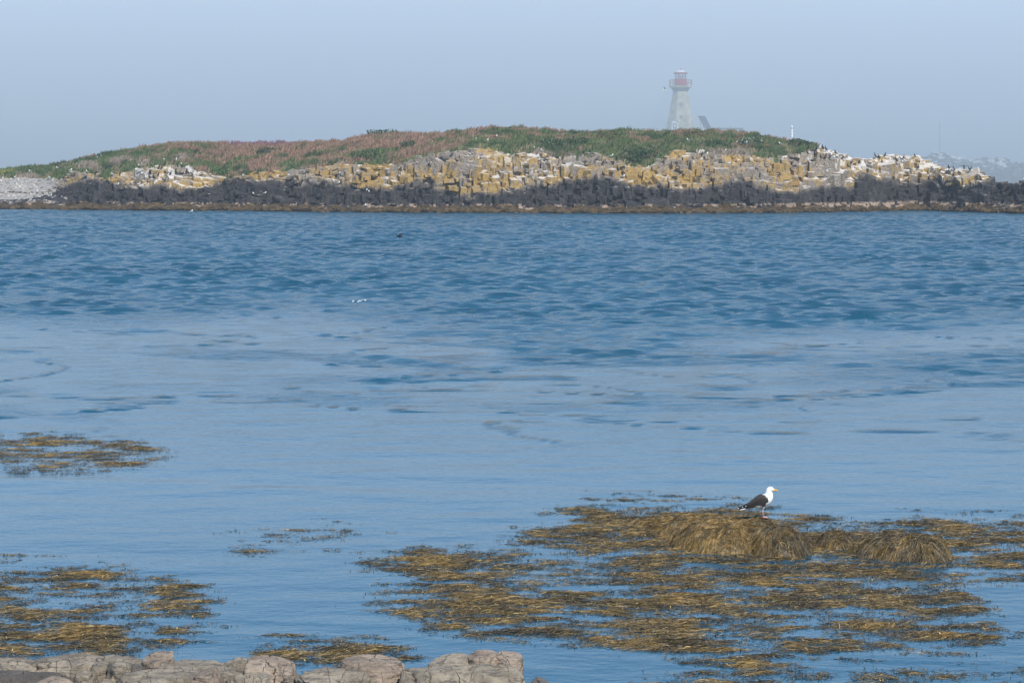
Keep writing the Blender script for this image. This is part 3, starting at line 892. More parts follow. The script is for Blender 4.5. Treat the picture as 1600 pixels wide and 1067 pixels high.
# ================================================================== LIGHTHOUSE
def build_lighthouse():
    k = LY / F                      # metres per photo pixel at the tower
    zl = lambda py: float(zat(py, LY)) - LZ
    root = empty('lighthouse', (LX, LY, LZ))
    def part(name, vf, m, parent=root, smooth=False):
        return link(name, raw_mesh(name, vf[0], vf[1], [m], smooth=smooth), parent)
    a8 = math.pi / 8
    cs = 1 / math.cos(a8)
    ztop = zl(143.5)
    tower = part('tower', ngon_loft([(-1.0, 22.6 * k * cs), (0, 22.4 * k * cs), (ztop * 0.5, 16.2 * k * cs), (ztop, 11.3 * k * cs)], 8, a8), M['concrete'])
    part('plinth', ngon_loft([(-1.0, 23.5 * k * cs), (0.35, 23.2 * k * cs), (0.36, 21.5 * k * cs)], 8, a8), M['concrete_dark'], tower)
    part('collar', ngon_loft([(ztop - 0.02, 11.6 * k * cs), (zl(141), 12.0 * k * cs), (zl(138.5), 14.2 * k * cs), (zl(137.2), 15.2 * k * cs)], 8, a8), M['concrete_dark'])
    part('gallery_floor', ngon_loft([(zl(137.3), 16.6 * k * cs), (zl(134.4), 17.0 * k * cs)], 8, a8), M['concrete'])
    # tower window slits, door with frame
    for zz, rr in ((ztop * 0.62, 14.1), (ztop * 0.30, 17.6)):
        y = -rr * k - 0.10
        w = part('window', box(-0.3, 0.3, y - 0.05, y + 0.5, zz, zz + 0.9), M['concrete_dark'], tower)
        part('sill', box(-0.4, 0.4, y - 0.14, y + 0.4, zz - 0.12, zz - 0.003), M['concrete'], w)
    # railing: posts and two rails round the octagon
    rr = 16.4 * k * cs; z0 = zl(134.4); z1 = zl(125.5)
    pts = [(rr * math.cos(a8 + i * math.pi / 4), rr * math.sin(a8 + i * math.pi / 4)) for i in range(8)]
    rl = empty('railing', (0, 0, 0)); rl.parent = root
    for i in range(8):
        x, y = pts[i]; x2, y2 = pts[(i + 1) % 8]
        part('post', bar((x, y, z0 - 0.02), (x, y, z1), 0.055, 6), M['red'], rl)
        xm, ym = (x + x2) / 2, (y + y2) / 2
        part('post', bar((xm, ym, z0 - 0.02), (xm, ym, z1), 0.04, 6), M['red'], rl)
        for zz in (z1, (z0 + z1) / 2):
            part('rail', bar((x, y, zz), (x2, y2, zz), 0.045, 6), M['red'], rl)
    # lantern
    rd = 9.5 * k
    za, zb, zc = zl(134.4), zl(124.8), zl(115.8)
    drum = part('lantern_base', ngon_loft([(za - 0.02, rd * cs), (zb, rd * cs), (zb + 0.08, rd * 1.05 * cs), (zb + 0.16, rd * 1.0)], 8, a8), M['red'])
    part('door', box(-0.35, 0.35, -rd - 0.05, -rd + 0.02, za + 0.02, za + 1.35), M['red'], drum)
    rp = 8.4 * k
    for i in range(8):
        an = a8 + i * math.pi / 4
        x, y = rp * math.cos(an), rp * math.sin(an)
        x2, y2 = rp * math.cos(an + math.pi / 4), rp * math.sin(an + math.pi / 4)
        part('mullion', bar((x, y, zb), (x, y, zc + 0.1), 0.075, 6), M['red'])
        V = np.array([(x, y, zb + 0.1), (x2, y2, zb + 0.1), (x2, y2, zc), (x, y, zc)]) * np.array([0.985, 0.985, 1])
        V2 = V * np.array([0.975, 0.975, 1])
        part('pane', (np.concatenate([V, V2]), [np.array([(0, 1, 2, 3), (5, 4, 7, 6), (0, 4, 5, 1), (1, 5, 6, 2), (2, 6, 7, 3), (3, 7, 4, 0)])]), M['glass'])
    # lamp on its pedestal
    part('lamp_pedestal', ngon_loft([(zb, 0.22), (zb + 0.5, 0.2)], 10), M['grey'])
    part('lamp', ngon_loft([(zb + 0.5, 0.14), (zb + 0.6, 0.26), (zb + 0.95, 0.26), (zb + 1.1, 0.1)], 12), M['white'], smooth=True)
    # roof: red rim, white dome, red finial
    part('roof_rim', ngon_loft([(zc, 9.2 * k * cs), (zc + 0.06, 10.2 * k * cs), (zl(114.2), 10.2 * k * cs), (zl(113.6), 9.4 * k * cs)], 16), M['red'])
    part('roof', ngon_loft([(zl(113.8), 9.3 * k), (zl(112.6), 7.6 * k), (zl(111.2), 5.0 * k), (zl(110.2), 2.4 * k), (zl(109.8), 1.0 * k)], 20), M['white'], smooth=True)
    part('finial', ngon_loft([(zl(110), 0.13), (zl(109.2), 0.2), (zl(108.6), 0.12), (zl(108), 0.05), (zl(106.6), 0.03)], 8), M['red'])
    # ladder with safety hoops on the right flank
    lad = empty('ladder', (0, 0, 0)); lad.parent = root
    def flank(z, dx=0.0):
        r = np.interp(z, [0, ztop * 0.5, ztop], [21.8 * k, 15.5 * k, 11.3 * k])
        return np.array([math.cos(-math.pi / 4) * r, math.sin(-math.pi / 4) * r, z]) + np.array([0.10, -0.10, 0]) + np.array([dx * 0.7, dx * 0.7, 0])
    zt = zl(171)
    for dx in (-0.22, 0.22):
        part('stile', bar(flank(0, dx), flank(zt, dx), 0.05, 5), M['white'], lad)
    for i in range(12):
        z = 0.3 + i * (zt - 0.4) / 11
        part('rung', bar(flank(z, -0.22), flank(z, 0.22), 0.025, 5), M['white'], lad)
    tag(root, 'octagonal concrete lighthouse with red lantern and gallery in the haze', 'lighthouse')
build_lighthouse()

def gable_house(name, px0, px1, py_apex, py_eave, py_base, Y, depth, label, cat):
    xc = float(xat((px0 + px1) / 2, py_base, Y)); z0 = float(zat(py_base, Y))
    w = (px1 - px0) / 2 * Y / F; ze = float(zat(py_eave, Y)) - z0; za = float(zat(py_apex, Y)) - z0
    root = empty(name, (xc, Y, z0))
    wl_ = w * 0.72
    v, f = box(-wl_, wl_, 0, depth, -0.8, ze)
    wall = link('wall', raw_mesh('wall', v, f, [M['white']]), root)
    # gable ends
    V = np.array([(-wl_, 0.02, ze), (wl_, 0.02, ze), (0, 0.02, za - 0.1), (-wl_, depth - 0.02, ze), (wl_, depth - 0.02, ze), (0, depth - 0.02, za - 0.1)])
    link('gable', raw_mesh('gable', V, [np.array([(0, 1, 2), (4, 3, 5)]), np.array([(0, 2, 5, 3), (1, 4, 5, 2)])], [M['white']]), wall)
    for sg in (-1, 1):
        V = np.array([(0, -0.25, za), (sg * w, -0.25, ze - 0.05), (sg * w, depth + 0.25, ze - 0.05), (0, depth + 0.25, za)])
        V = np.concatenate([V, V - np.array([0, 0, 0.09])])
        link('roof_slope', raw_mesh('roof_slope', V, [np.array([(0, 1, 2, 3), (7, 6, 5, 4), (0, 4, 5, 1), (1, 5, 6, 2), (2, 6, 7, 3), (3, 7, 4, 0)])], [M['white']]), root)
    v, f = box(-wl_ * 0.62, wl_ * 0.62, -0.05, 0.01, -0.4, ze * 0.86)
    d = link('door', raw_mesh('door', v, f, [M['grey']]), root)
    v, f = box(-0.16, 0.16, -0.09, -0.052, ze * 0.45, ze * 0.66); link('window', raw_mesh('window', v, f, [M['white']]), d)
    for sg in (-1, 1):
        v, f = box(sg * wl_ * 0.75 - 0.06, sg * wl_ * 0.75 + 0.06, -0.08, 0.01, -0.4, ze * 0.92); link('door_post', raw_mesh('door_post', v, f, [M['white']]), root)
    tag(root, label, cat)
gable_house('shed', 1047.5, 1061.5, 186.3, 190.7, 204.5, LY - 9, 2.0, 'small white gabled shed at the foot of the lighthouse', 'shed')

# white tank lid beside the shed
tx, tz = float(xat(1069, 202, LY - 8)), float(zat(203.5, LY - 8))
root = empty('white_tank', (tx, LY - 8, tz - 0.3))
v, f = ngon_loft([(-0.5, 0.5), (0.45, 0.5), (0.62, 0.42), (0.70, 0.15)], 12); link('drum', raw_mesh('drum', v, f, [M['white']], smooth=False), root)
v, f = ngon_loft([(0.69, 0.14), (0.80, 0.12)], 8); link('cap', raw_mesh('cap', v, f, [M['steel']]), root)
tag(root, 'low round white tank between the shed and the solar panel', 'tank')

# solar panel on a tilted frame
def build_panel():
    Y = LY + 2
    TL = Vector((float(xat(1090, 181.5, Y)), Y, float(zat(181.3, Y)))); TR = Vector((float(xat(1101.5, 181.8, Y + 1.2)), Y + 1.2, float(zat(181.8, Y + 1.2))))
    dwn = Vector((float(xat(1111.5, 202, Y + 1.2)), Y + 0.2, float(zat(202, Y)))) - TR
    root = empty('solar_panel', (TL.x + 1, Y, float(zat(205, Y))))
    inv = Vector(root.location)
    e1 = TR - TL; nrm = e1.cross(dwn).normalized() * 0.06
    def quad(a, b, c, d, name, m, parent, th=1.0):
        V = [p - inv for p in (a, b, c, d)] + [p - inv - nrm * th for p in (a, b, c, d)]
        return link(name, raw_mesh(name, np.array([tuple(p) for p in V]), [np.array([(0, 1, 2, 3), (7, 6, 5, 4), (0, 4, 5, 1), (1, 5, 6, 2), (2, 6, 7, 3), (3, 7, 4, 0)])], [m]), parent)
    fr = quad(TL, TR, TR + dwn, TL + dwn, 'frame', M['steel'], root)
    for i in range(3):
        for j in range(4):
            a = TL + e1 * (0.04 + i * 0.32) + dwn * (0.02 + j * 0.245) + nrm * 0.5
            quad(a, a + e1 * 0.28, a + e1 * 0.28 + dwn * 0.225, a + dwn * 0.225, 'cell_module', M['panel'], root, 0.45)
            a = a - nrm * 2.0
            quad(a, a + e1 * 0.28, a + e1 * 0.28 + dwn * 0.225, a + dwn * 0.225, 'backing_sheet', M['panel'], root, 0.4)
    for p, q in ((TL + dwn * 0.45, 0.0), (TR + dwn * 0.35, 0.0)):
        a = p - inv; v, f = bar((a.x, a.y, a.z), (a.x, a.y, -0.6), 0.06, 6)
        link('leg', raw_mesh('leg', v, f, [M['steel']]), root)
    tag(root, 'tilted dark blue solar panel array beside the lighthouse', 'solar panel')
build_panel()

# low landing platform along the crest
px0, px1 = float(xat(1106, 201, LY - 4)), float(xat(1160, 201, LY - 4))
pz = float(zat(200.6, LY - 4))
root = empty('landing_platform', ((px0 + px1) / 2, LY - 4, pz - 0.8))
hw = (px1 - px0) / 2
for i in range(9):
    x0 = -hw + i * hw * 2 / 9
    v, f = box(x0 + 0.02, x0 + hw * 2 / 9 - 0.02, -3.5, 3.5, 0.62, 0.80); link('deck_slab', raw_mesh('deck_slab', v, f, [M['grey']]), root)
for x in (-hw + 0.4, -hw / 3, hw / 3, hw - 0.4):
    v, f = box(x - 0.15, x + 0.15, -3.0, 3.0, -2.5, 0.617); link('support', raw_mesh('support', v, f, [M['grey']]), root)
tag(root, 'low flat grey landing platform right of the solar panel', 'platform')

# white banded marker post
def build_marker():
    Y = 452.0
    x = float(xat(1237, 221, Y)); z0 = float(zat(224, Y)); zt = float(zat(196.5, Y)) - z0
    root = empty('marker_post', (x, Y, z0))
    v, f = bar((0, 0, -3.0), (0, 0, zt - 0.5), 0.13, 8); link('pole', raw_mesh('pole', v, f, [M['steel']]), root)
    nb = 5
    for i in range(nb):
        a = 0.1 + i * (zt - 0.65) / nb; b = a + (zt - 0.65) / nb * 0.74
        v, f = ngon_loft([(a, 0.22), (a + 0.04, 0.26 - 0.012 * i), (b - 0.04, 0.25 - 0.012 * i), (b, 0.2)], 10); link('white_band', raw_mesh('white_band', v, f, [M['white']]), root)
    v, f = ngon_loft([(zt - 0.5, 0.1), (zt - 0.42, 0.17), (zt - 0.15, 0.17), (zt, 0.04)], 8); link('lantern', raw_mesh('lantern', v, f, [M['white']]), root)
    tag(root, 'white banded marker post at the end of the grassy crest', 'marker post')
build_marker()

# driftwood on the pebble beach
for k, (px, py, L, rz, lab) in enumerate([(21, 293, 1.1, 0.2, 'short bleached log lying lowest on the pebble beach'), (33, 291.5, 2.2, 0.08, 'long pale driftwood log across the pebble beach'), (64, 271.5, 1.6, -0.1, 'pale log at the top edge of the pebble beach')]):
    p = stand(px, py)
    if p is None: continue
    rg = np.random.default_rng(k)
    P = np.stack([np.linspace(-L / 2, L / 2, 6), rg.normal(0, 0.03, 6), rg.normal(0, 0.03, 6)], -1)
    v, f = loft(P, np.linspace(0.14, 0.08, 6), np.linspace(0.14, 0.08, 6), 7)
    stub = bar((L * 0.15, 0, 0), (L * 0.22, -0.1, 0.3), 0.035, 5)
    o = link('driftwood_log', raw_mesh('driftwood_log', v, f, [M['wood']]), None, (p.x, p.y, p.z + 0.08)); o.rotation_euler = (0, 0, rz)
    link('branch_stub', raw_mesh('branch_stub', stub[0], stub[1], [M['wood']]), o)
    tag(o, lab, 'driftwood', 'driftwood on the pebble beach')

# ================================================================== BIRDS ON THE ISLAND (a few pixels each)
W_ = np.array([0.82, 0.82, 0.80]); GREYB = np.array([0.30, 0.32, 0.34]); BLK_ = np.array([0.014, 0.014, 0.016]); SLATE = np.array([0.035, 0.034, 0.036])
PINKL = np.array([0.62, 0.36, 0.32]); YELB = np.array([0.75, 0.45, 0.05])

def small_gull(pose, back=GREYB):
    P = np.array([(-.30, 0, .20), (-.20, 0, .22), (-.08, 0, .25), (.04, 0, .28), (.10, 0, .34), (.115, 0, .40), (.13, 0, .44), (.175, 0, .435)])
    RV = [.008, .035, .075, .095, .07, .05, .048, .015]; RL = [.03, .05, .08, .09, .065, .045, .043, .015]
    v, f = loft(P, RV, RL, 8)
    c = np.tile(W_, (len(v), 1))
    top = (v[:, 2] > np.interp(v[:, 0], P[:4, 0], P[:4, 2]) + 0.015) & (v[:, 0] < 0.04)
    c[top] = back
    parts = [(v, f, c)]
    for sg in (-1, 1):
        if pose == 'up':
            wp = np.array([(0.05, sg * .07, .30), (0.02, sg * .22, .50), (-.06, sg * .34, .66), (-.16, sg * .40, .74)])
            w_, g_ = loft(wp, [.02, .015, .012, .004], [.10, .10, .07, .01], 6); parts.append((w_, g_, W_ * 0.95))
        else:
            wp = np.array([(.06, sg * .075, .285), (-.06, sg * .085, .265), (-.20, sg * .055, .225), (-.38, sg * .015, .19)])
            w_, g_ = loft(wp, [.045, .07, .04, .008], [.02, .022, .018, .008], 6); parts.append((w_, g_, back))
        if pose != 'sit':
            parts.append((*bar((0, sg * .03, .2), (0.01, sg * .03, -0.02), .009, 4), PINKL))
            parts.append((*box(-.01, .06, sg * .03 - .025, sg * .03 + .025, -.02, -.008), PINKL))
    parts.append((*loft(np.array([(.165, 0, .437), (.21, 0, .43), (.235, 0, .42)]), [.014, .012, .003], [.012, .009, .003], 5), YELB))
    V, Fs, C = join(parts)
    if pose == 'sit':
        V[:, 2] -= 0.15
    return raw_mesh('gull', V * 1.12, Fs, [M['bird']], col=C, smooth=True)

def small_cormorant(pose):
    P = np.array([(-.26, 0, .06), (-.17, 0, .16), (-.08, 0, .28), (0, 0, .40), (.03, 0, .52), (.02, 0, .62), (.03, 0, .70), (.07, 0, .73), (.12, 0, .735)])
    RV = [.012, .04, .085, .095, .06, .035, .03, .032, .012]; RL = [.04, .055, .09, .095, .06, .033, .028, .027, .012]
    v, f = loft(P, RV, RL, 8)
    parts = [(v, f, BLK_)]
    parts.append((*loft(np.array([(.11, 0, .735), (.16, 0, .735), (.195, 0, .722)]), [.011, .009, .005], [.009, .007, .004], 5), np.array([.12, .09, .05])))
    for sg in (-1, 1):
        if pose == 'spread':
            wp = np.array([(0, sg * .08, .46), (.0, sg * .25, .60), (-.02, sg * .42, .58), (-.03, sg * .60, .46)])
            parts.append((*loft(wp, [.02, .02, .016, .006], [.09, .15, .14, .05], 6), BLK_))
        else:
            wp = np.array([(.03, sg * .085, .46), (-.04, sg * .10, .34), (-.13, sg * .075, .21), (-.22, sg * .03, .11)])
            parts.append((*loft(wp, [.04, .075, .045, .008], [.02, .024, .02, .006], 6), SLATE))
        parts.append((*bar((-.04, sg * .04, .26), (-.01, sg * .045, -0.01), .014, 4), BLK_))
        parts.append((*box(-.03, .08, sg * .045 - .03, sg * .045 + .03, -.015, 0.0), BLK_))
    V, Fs, C = join(parts)
    return raw_mesh('cormorant', V, Fs, [M['bird']], col=C, smooth=True)

GM = {p: small_gull(p) for p in ('stand', 'sit', 'up')}
GMB = small_gull('stand', SLATE)
CM = {p: small_cormorant(p) for p in ('stand', 'spread')}

def put_bird(px, py, me, name, rz, label, cat, group, bvh=None, sc=1.0):
    p = None
    if bvh is None:
        p = stand(px, py)
    else:
        for k in range(60):
            hit = bvh.ray_cast(Vector((0, 0, H)), ray(px, py + 0.4 * k), 900)
            if hit[0] is not None:
                p = hit[0]; break
    if p is None:
        return
    o = link(name, me, None, (p.x, p.y, p.z - 0.01)); o.rotation_euler = (0, 0, rz); o.scale = (sc, sc * (1.45 if name == 'cormorant' else 1.15), sc)
    if name == 'cormorant': o.scale.x *= 1.2
    tag(o, label, cat, group)

rb = random.Random(3)
def facing():
    return (0 if rb.random() < 0.5 else math.pi) + rb.uniform(-0.7, 0.7)
G_BEACH = [(7, 278), (4, 282), (22, 281), (28, 284), (78, 281), (57, 302), (79, 309)]
G_LEFT = [(47, 271), (90, 266), (119, 259.5), (125, 256)]
G_ROOST = [(241, 247), (229, 256), (218, 262), (213, 268), (255, 253), (274, 254), (277, 251), (284, 250), (282, 260)]
G_LROCK = [(110, 278), (136, 271), (176, 275), (184, 289)]
G_MIDROCK = [(381, 278), (530, 270), (529, 289), (672, 262), (956, 248), (974, 279)]
G_DARK = [(397, 302), (414, 304), (572, 299), (578, 304), (570, 320)]
G_SLOPE = [(743, 221), (761, 223), (775, 217)]
G_EDGE = [(836, 235), (847, 239), (843, 228)]
G_TURF = [(1104, 242), (1135, 239)]
G_RIGHT = [(1281, 235), (1298, 243), (1301, 250), (1305, 252), (1264, 261), (1411, 259), (1488, 270), (1599, 284)]
for lst, lab, grp in ((G_BEACH, 'white gull standing on or beside the pebble beach', 'gulls at the pebble beach'),
                      (G_LEFT, 'white gull on the grassy slope above the pebble beach', 'gulls on the slope above the beach'),
                      (G_ROOST, 'white gull on the grass just behind the whitest rocks', 'gulls behind the white roost'),
                      (G_DARK, 'white gull on the dark lower rock of the middle cliffs', 'gulls on the dark lower rock'),
                      (G_EDGE, 'white gull on the turf just above the streaked middle cliffs', 'gulls above the streaked cliffs'),
                      (G_TURF, 'white gull at the turf edge right of the green gully', 'gulls at the turf edge'),
                      (G_LROCK, 'white gull on the whitened rock next to the pebble beach', 'gulls on the rock by the beach'),
                      (G_MIDROCK, 'white gull on the yellow upper rock of the middle cliffs', 'gulls on the upper middle cliffs'),
                      (G_SLOPE, 'white gull high on the green slope near the top of the island', 'gulls high on the slope'),
                      (G_RIGHT, 'white gull among the cormorants on the right end rocks', 'gulls on the right end rocks')):
    for (px, py) in lst:
        put_bird(px, py, GMB if rb.random() < 0.3 else GM['stand'], 'gull', facing(), lab, 'gull', grp, sc=rb.uniform(1.15, 1.4))
for px, py, lab in ((582, 212, 'lone gull beside the thicket on the pink crest'), (1075, 222, 'lone gull on the green slope directly below the lighthouse'), (1219, 228, 'lone gull on the grass below the white marker post')):
    put_bird(px, py, GM['stand'], 'gull', facing(), lab, 'gull', None, sc=1.3)
put_bird(158, 248.5, GM['up'], 'gull', 0.3, 'gull with raised wings on the slope above the left rocks', 'gull', None, sc=1.2)
put_bird(151, 249, GM['stand'], 'gull', 0.3, 'gull standing next to the one with raised wings', 'gull', None, sc=1.1)
put_bird(220, 279, GM['sit'], 'gull', 0.2, 'gull sitting on the white rock below the cormorants', 'gull', None, sc=1.2)
put_bird(1100, 222.5, GM['sit'], 'gull', 2.8, 'gull sitting in the grass below the solar panel', 'gull', None, sc=1.2)
C_OUTCROP = [(116, 276), (135, 275), (100, 281), (150, 274)]
C_CREST = [(253, 268), (258, 262), (249, 264), (277, 266), (283, 265), (292, 268), (272, 259)]
C_FACE = [(234, 271), (235, 275), (233, 280), (248, 273), (258, 272), (267, 273), (275, 272), (287, 272), (299, 272), (240, 283)]
C_MID = [(873, 249), (880, 251), (943, 259), (959, 258), (942, 276), (965, 271)]
C_LOW = [(903, 287), (912, 287), (958, 290)]
C_TURF = [(1259, 227), (1259, 234), (1263, 236)]
C_RIDGE = [(1275, 236), (1276, 242), (1285, 235), (1290, 237), (1305, 242)]
C_RIGHT = [(1261, 246), (1290, 248), (1297, 253), (1282, 253), (1317, 254), (1331, 260), (1325, 261), (1343, 254)]
C_SKY = [(1367, 247), (1373, 247), (1383, 247)]
C_END = [(1400, 251), (1412, 250), (1429, 250)]
C_LAST = [(1482, 267), (1490, 269), (1514, 268), (1517, 268)]
for lst, lab, grp in ((C_OUTCROP, 'black cormorant on the small outcrop touching the pebble beach', 'cormorants on the beach outcrop'),
                      (C_CREST, 'black cormorant along the grassy top edge of the whitest rocks', 'cormorants on top of the white roost'),
                      (C_FACE, 'black cormorant on the white face below the grassy edge of the whitest rocks', 'cormorants on the face of the white roost'),
                      (C_MID, 'black cormorant on the upper ledges of the streaked middle cliffs', 'cormorants on the upper middle cliffs'),
                      (C_LOW, 'black cormorant low down where the streaked cliff turns dark', 'cormorants on the low middle ledges'),
                      (C_TURF, 'black cormorant where the grassy crest ends past the marker post', 'cormorants at the end of the crest'),
                      (C_RIDGE, 'black cormorant on the white ridge next to the end of the grass', 'cormorants on the white ridge'),
                      (C_RIGHT, 'black cormorant on the ledges below the white ridge', 'cormorants below the white ridge'),
                      (C_SKY, 'one of three cormorants side by side against the sky', 'three cormorants against the sky'),
                      (C_END, 'black cormorant on the flat top between the three cormorants and the islet', 'cormorants on the flat rock top'),
                      (C_LAST, 'black cormorant on the last white rock before the dark ledge', 'cormorants on the last white rock')):
    for (px, py) in lst:
        put_bird(px, py, CM['stand'], 'cormorant', facing(), lab, 'cormorant', grp, sc=rb.uniform(1.1, 1.35))
for px, py, lab in ((188, 275, 'lone cormorant between the beach outcrop and the whitest rocks'), (788, 226, 'lone cormorant on the grass near the top of the island'), (1097, 245, 'lone cormorant at the turf edge below the solar panel'),
                    (1218, 281, 'lone cormorant low on the yellow cliff below the marker post'), (1435, 265, 'lone cormorant on a white ledge under the flat rock top')):
    put_bird(px, py, CM['stand'], 'cormorant', facing(), lab, 'cormorant', None, sc=1.2)
put_bird(1506, 264, CM['spread'], 'cormorant', math.pi / 2 + 0.3, 'cormorant drying its spread wings on the outermost rocks', 'cormorant', None, sc=1.0)
for px, py in [(1472, 247), (1497, 247), (1535, 254), (1549, 250), (1555, 249), (1583, 257)]:
    put_bird(px, py, GM['stand'], 'gull', facing(), 'pale gull on the hazy islet behind the ledge', 'gull', 'gulls on the hazy islet', ISBVH, 1.1)
for px, zy in [(1087, 199.4), (1090.5, 199.6), (1095, 199.4), (1101, 199.2), (1079, 199)]:
    Yb = LY - 12
    hx = float(xat(px, zy, Yb))
    o = link('gull', GM['stand'], None, (hx, Yb, float(zat(201.4, Yb)))); o.rotation_euler = (0, 0, facing())
    tag(o, 'white gull on the ground at the foot of the lighthouse', 'gull', 'gulls by the lighthouse')
o = link('gull', GM['stand'], None, (float(xat(1142, 200, LY - 4)), LY - 4, pz + 0.0)); o.scale = (1.2,) * 3
tag(o, 'white gull standing on the landing platform', 'gull')
# swimming gull off the left shore
sx, sy = [float(a) for a in water(299, 331.6)]
o = link('gull', GM['sit'], None, (sx, sy, -0.02)); o.scale = (1.2,) * 3
tag(o, 'pale gull swimming just off the weedy tide line', 'gull')

# ---- birds in the air
def flying_bird(name, loc, rz, white, label, wing_up, span, cat):
    P = np.array([(-.32, 0, 0), (-.22, 0, .005), (-.05, 0, 0), (.12, 0, .0), (.22, 0, .01), (.29, 0, .015), (.33, 0, .01)])
    c1 = W_ if white else BLK_
    v, f = loft(P, [.006, .035, .08, .08, .05, .042, .012], [.05, .05, .085, .08, .048, .042, .012], 10)
    root = link(name, raw_mesh('bird_body', v, f, [M['bird']], col=np.tile(c1, (len(v), 1)), smooth=True), None, loc)
    root.rotation_euler = (0, 0, rz)
    v, f = loft(np.array([(.32, 0, .01), (.37, 0, .006), (.40, 0, -.004)]), [.013, .01, .003], [.012, .009, .003], 6)
    link('beak', raw_mesh('beak', v, f, [M['bird']], col=np.tile(YELB if white else np.array([.1, .08, .05]), (len(v), 1))), root)
    for sg in (-1, 1):
        up = wing_up if not isinstance(wing_up, tuple) else wing_up[(sg + 1) // 2]
        t = np.linspace(0, 1, 7)
        yy = sg * span * t * math.cos(up); zz = .03 + span * t * math.sin(up) * (1 - 0.25 * t)
        wp = np.stack([.08 + .06 * np.sin(t * 3.0) - .20 * t ** 2, yy + sg * .04, zz], -1)
        w_, g_ = loft(wp, np.interp(t, [0, .3, .8, 1], [.018, .014, .008, .003]), np.interp(t, [0, .3, .8, 1], [.12, .11, .07, .01]), 8)
        cc = np.tile(SLATE if white else BLK_, (len(w_), 1))
        link('wing', raw_mesh('wing', w_, g_, [M['bird']], col=cc, smooth=True), root)
    tag(root, label, cat)
    return root
Yf = 315.0
flying_bird('gull', (float(xat(1038, 141, Yf)), Yf, float(zat(141.5, Yf))), 0.15, True, 'gull in flight with dark wings raised beside the lighthouse lantern', (1.15, 1.0), 0.72, 'gull')
Yf = 190.0
flying_bird('cormorant', (float(xat(625, 369, Yf)), Yf, float(zat(369.5, Yf))), math.pi - 0.5, False, 'black cormorant flying low over the open channel', (0.55, 0.30), 0.62, 'cormorant')

# ================================================================== FLOATING SEAWEED
def inpoly(px, py, poly):
    poly = np.array(poly, float); n = len(poly); ins = np.zeros(px.shape, bool)
    j = n - 1
    for i in range(n):
        xi, yi = poly[i]; xj, yj = poly[j]
        cond = ((yi > py) != (yj > py)) & (px < (xj - xi) * (py - yi) / (yj - yi + 1e-9) + xi)
        ins ^= cond; j = i
    return ins

BEDS = {
    'main': ([(545, 885), (650, 862), (800, 848), (870, 805), (950, 778), (1100, 788), (1240, 797), (1330, 812), (1420, 812), (1640, 803), (1760, 820), (1760, 905), (1545, 900), (1490, 925), (1545, 955), (1570, 990), (1540, 1008), (1430, 1012),
              (1330, 1040), (1190, 1058), (1060, 1036), (1010, 1022), (900, 1005), (740, 1000), (640, 978), (550, 945), (600, 925), (660, 905)], 0.06),
    'left': ([(-120, 885), (90, 880), (240, 884), (320, 925), (335, 985), (300, 1015), (200, 1040), (-120, 1050)], 0.15),
    'far': ([(-90, 684), (60, 677), (190, 684), (280, 706), (240, 728), (130, 743), (-90, 735)], 0.14),
    'fringe': ([(310, 850), (420, 830), (520, 815), (585, 822), (560, 850), (470, 872), (340, 866)], 0.20),
    'front': ([(380, 1005), (500, 983), (620, 1010), (650, 1034), (420, 1052)], 0.05),
    'corner': ([(1060, 1050), (1200, 1062), (1420, 1045), (1640, 1018), (1720, 1090), (1000, 1100), (990, 1060)], 0.16),
}

def weed_density(X, Y, bed, spread=0.0):
    poly, thr = BEDS[bed]
    px, py = topx(X, Y)
    k = 0.45 if bed == 'far' else 1.0
    px = px + 50 * k * fbm(X / 1.3, Y / 1.3, 700, 3); py = py + 16 * k * fbm(X / 1.1, Y / 1.1, 710, 3)
    soft = 0.0
    for (ox, oy) in ((0, 0), (22, 0), (-22, 0), (0, 8), (0, -8), (45, 4), (-45, -4), (20, 15), (-20, -15)):
        soft = soft + inpoly(px + ox * k, py + oy * k, poly) / 9.0
    n = 0.62 * fbm(X / 1.9 + 0.12 * Y, Y / 1.3, 720, 5, 0.6) + 0.72 * fbm(X / 0.85, Y / 0.36, 725, 4, 0.62)
    return np.where(soft > 0.01, n - thr - 0.55 * (1 - soft) + spread, -1.0)

def flow(X, Y):
    return 0.30 + 1.1 * fbm(X / 2.6, Y / 2.6, 740, 2) + 0.35 * fbm(X / 0.7, Y / 0.7, 745, 2)

GOLD = np.array([0.285, 0.180, 0.055]); OLIVE = np.array([0.145, 0.108, 0.050]); DARKW = np.array([0.050, 0.042, 0.030]); PALE_SPARKLE = np.array([0.50, 0.36, 0.13])

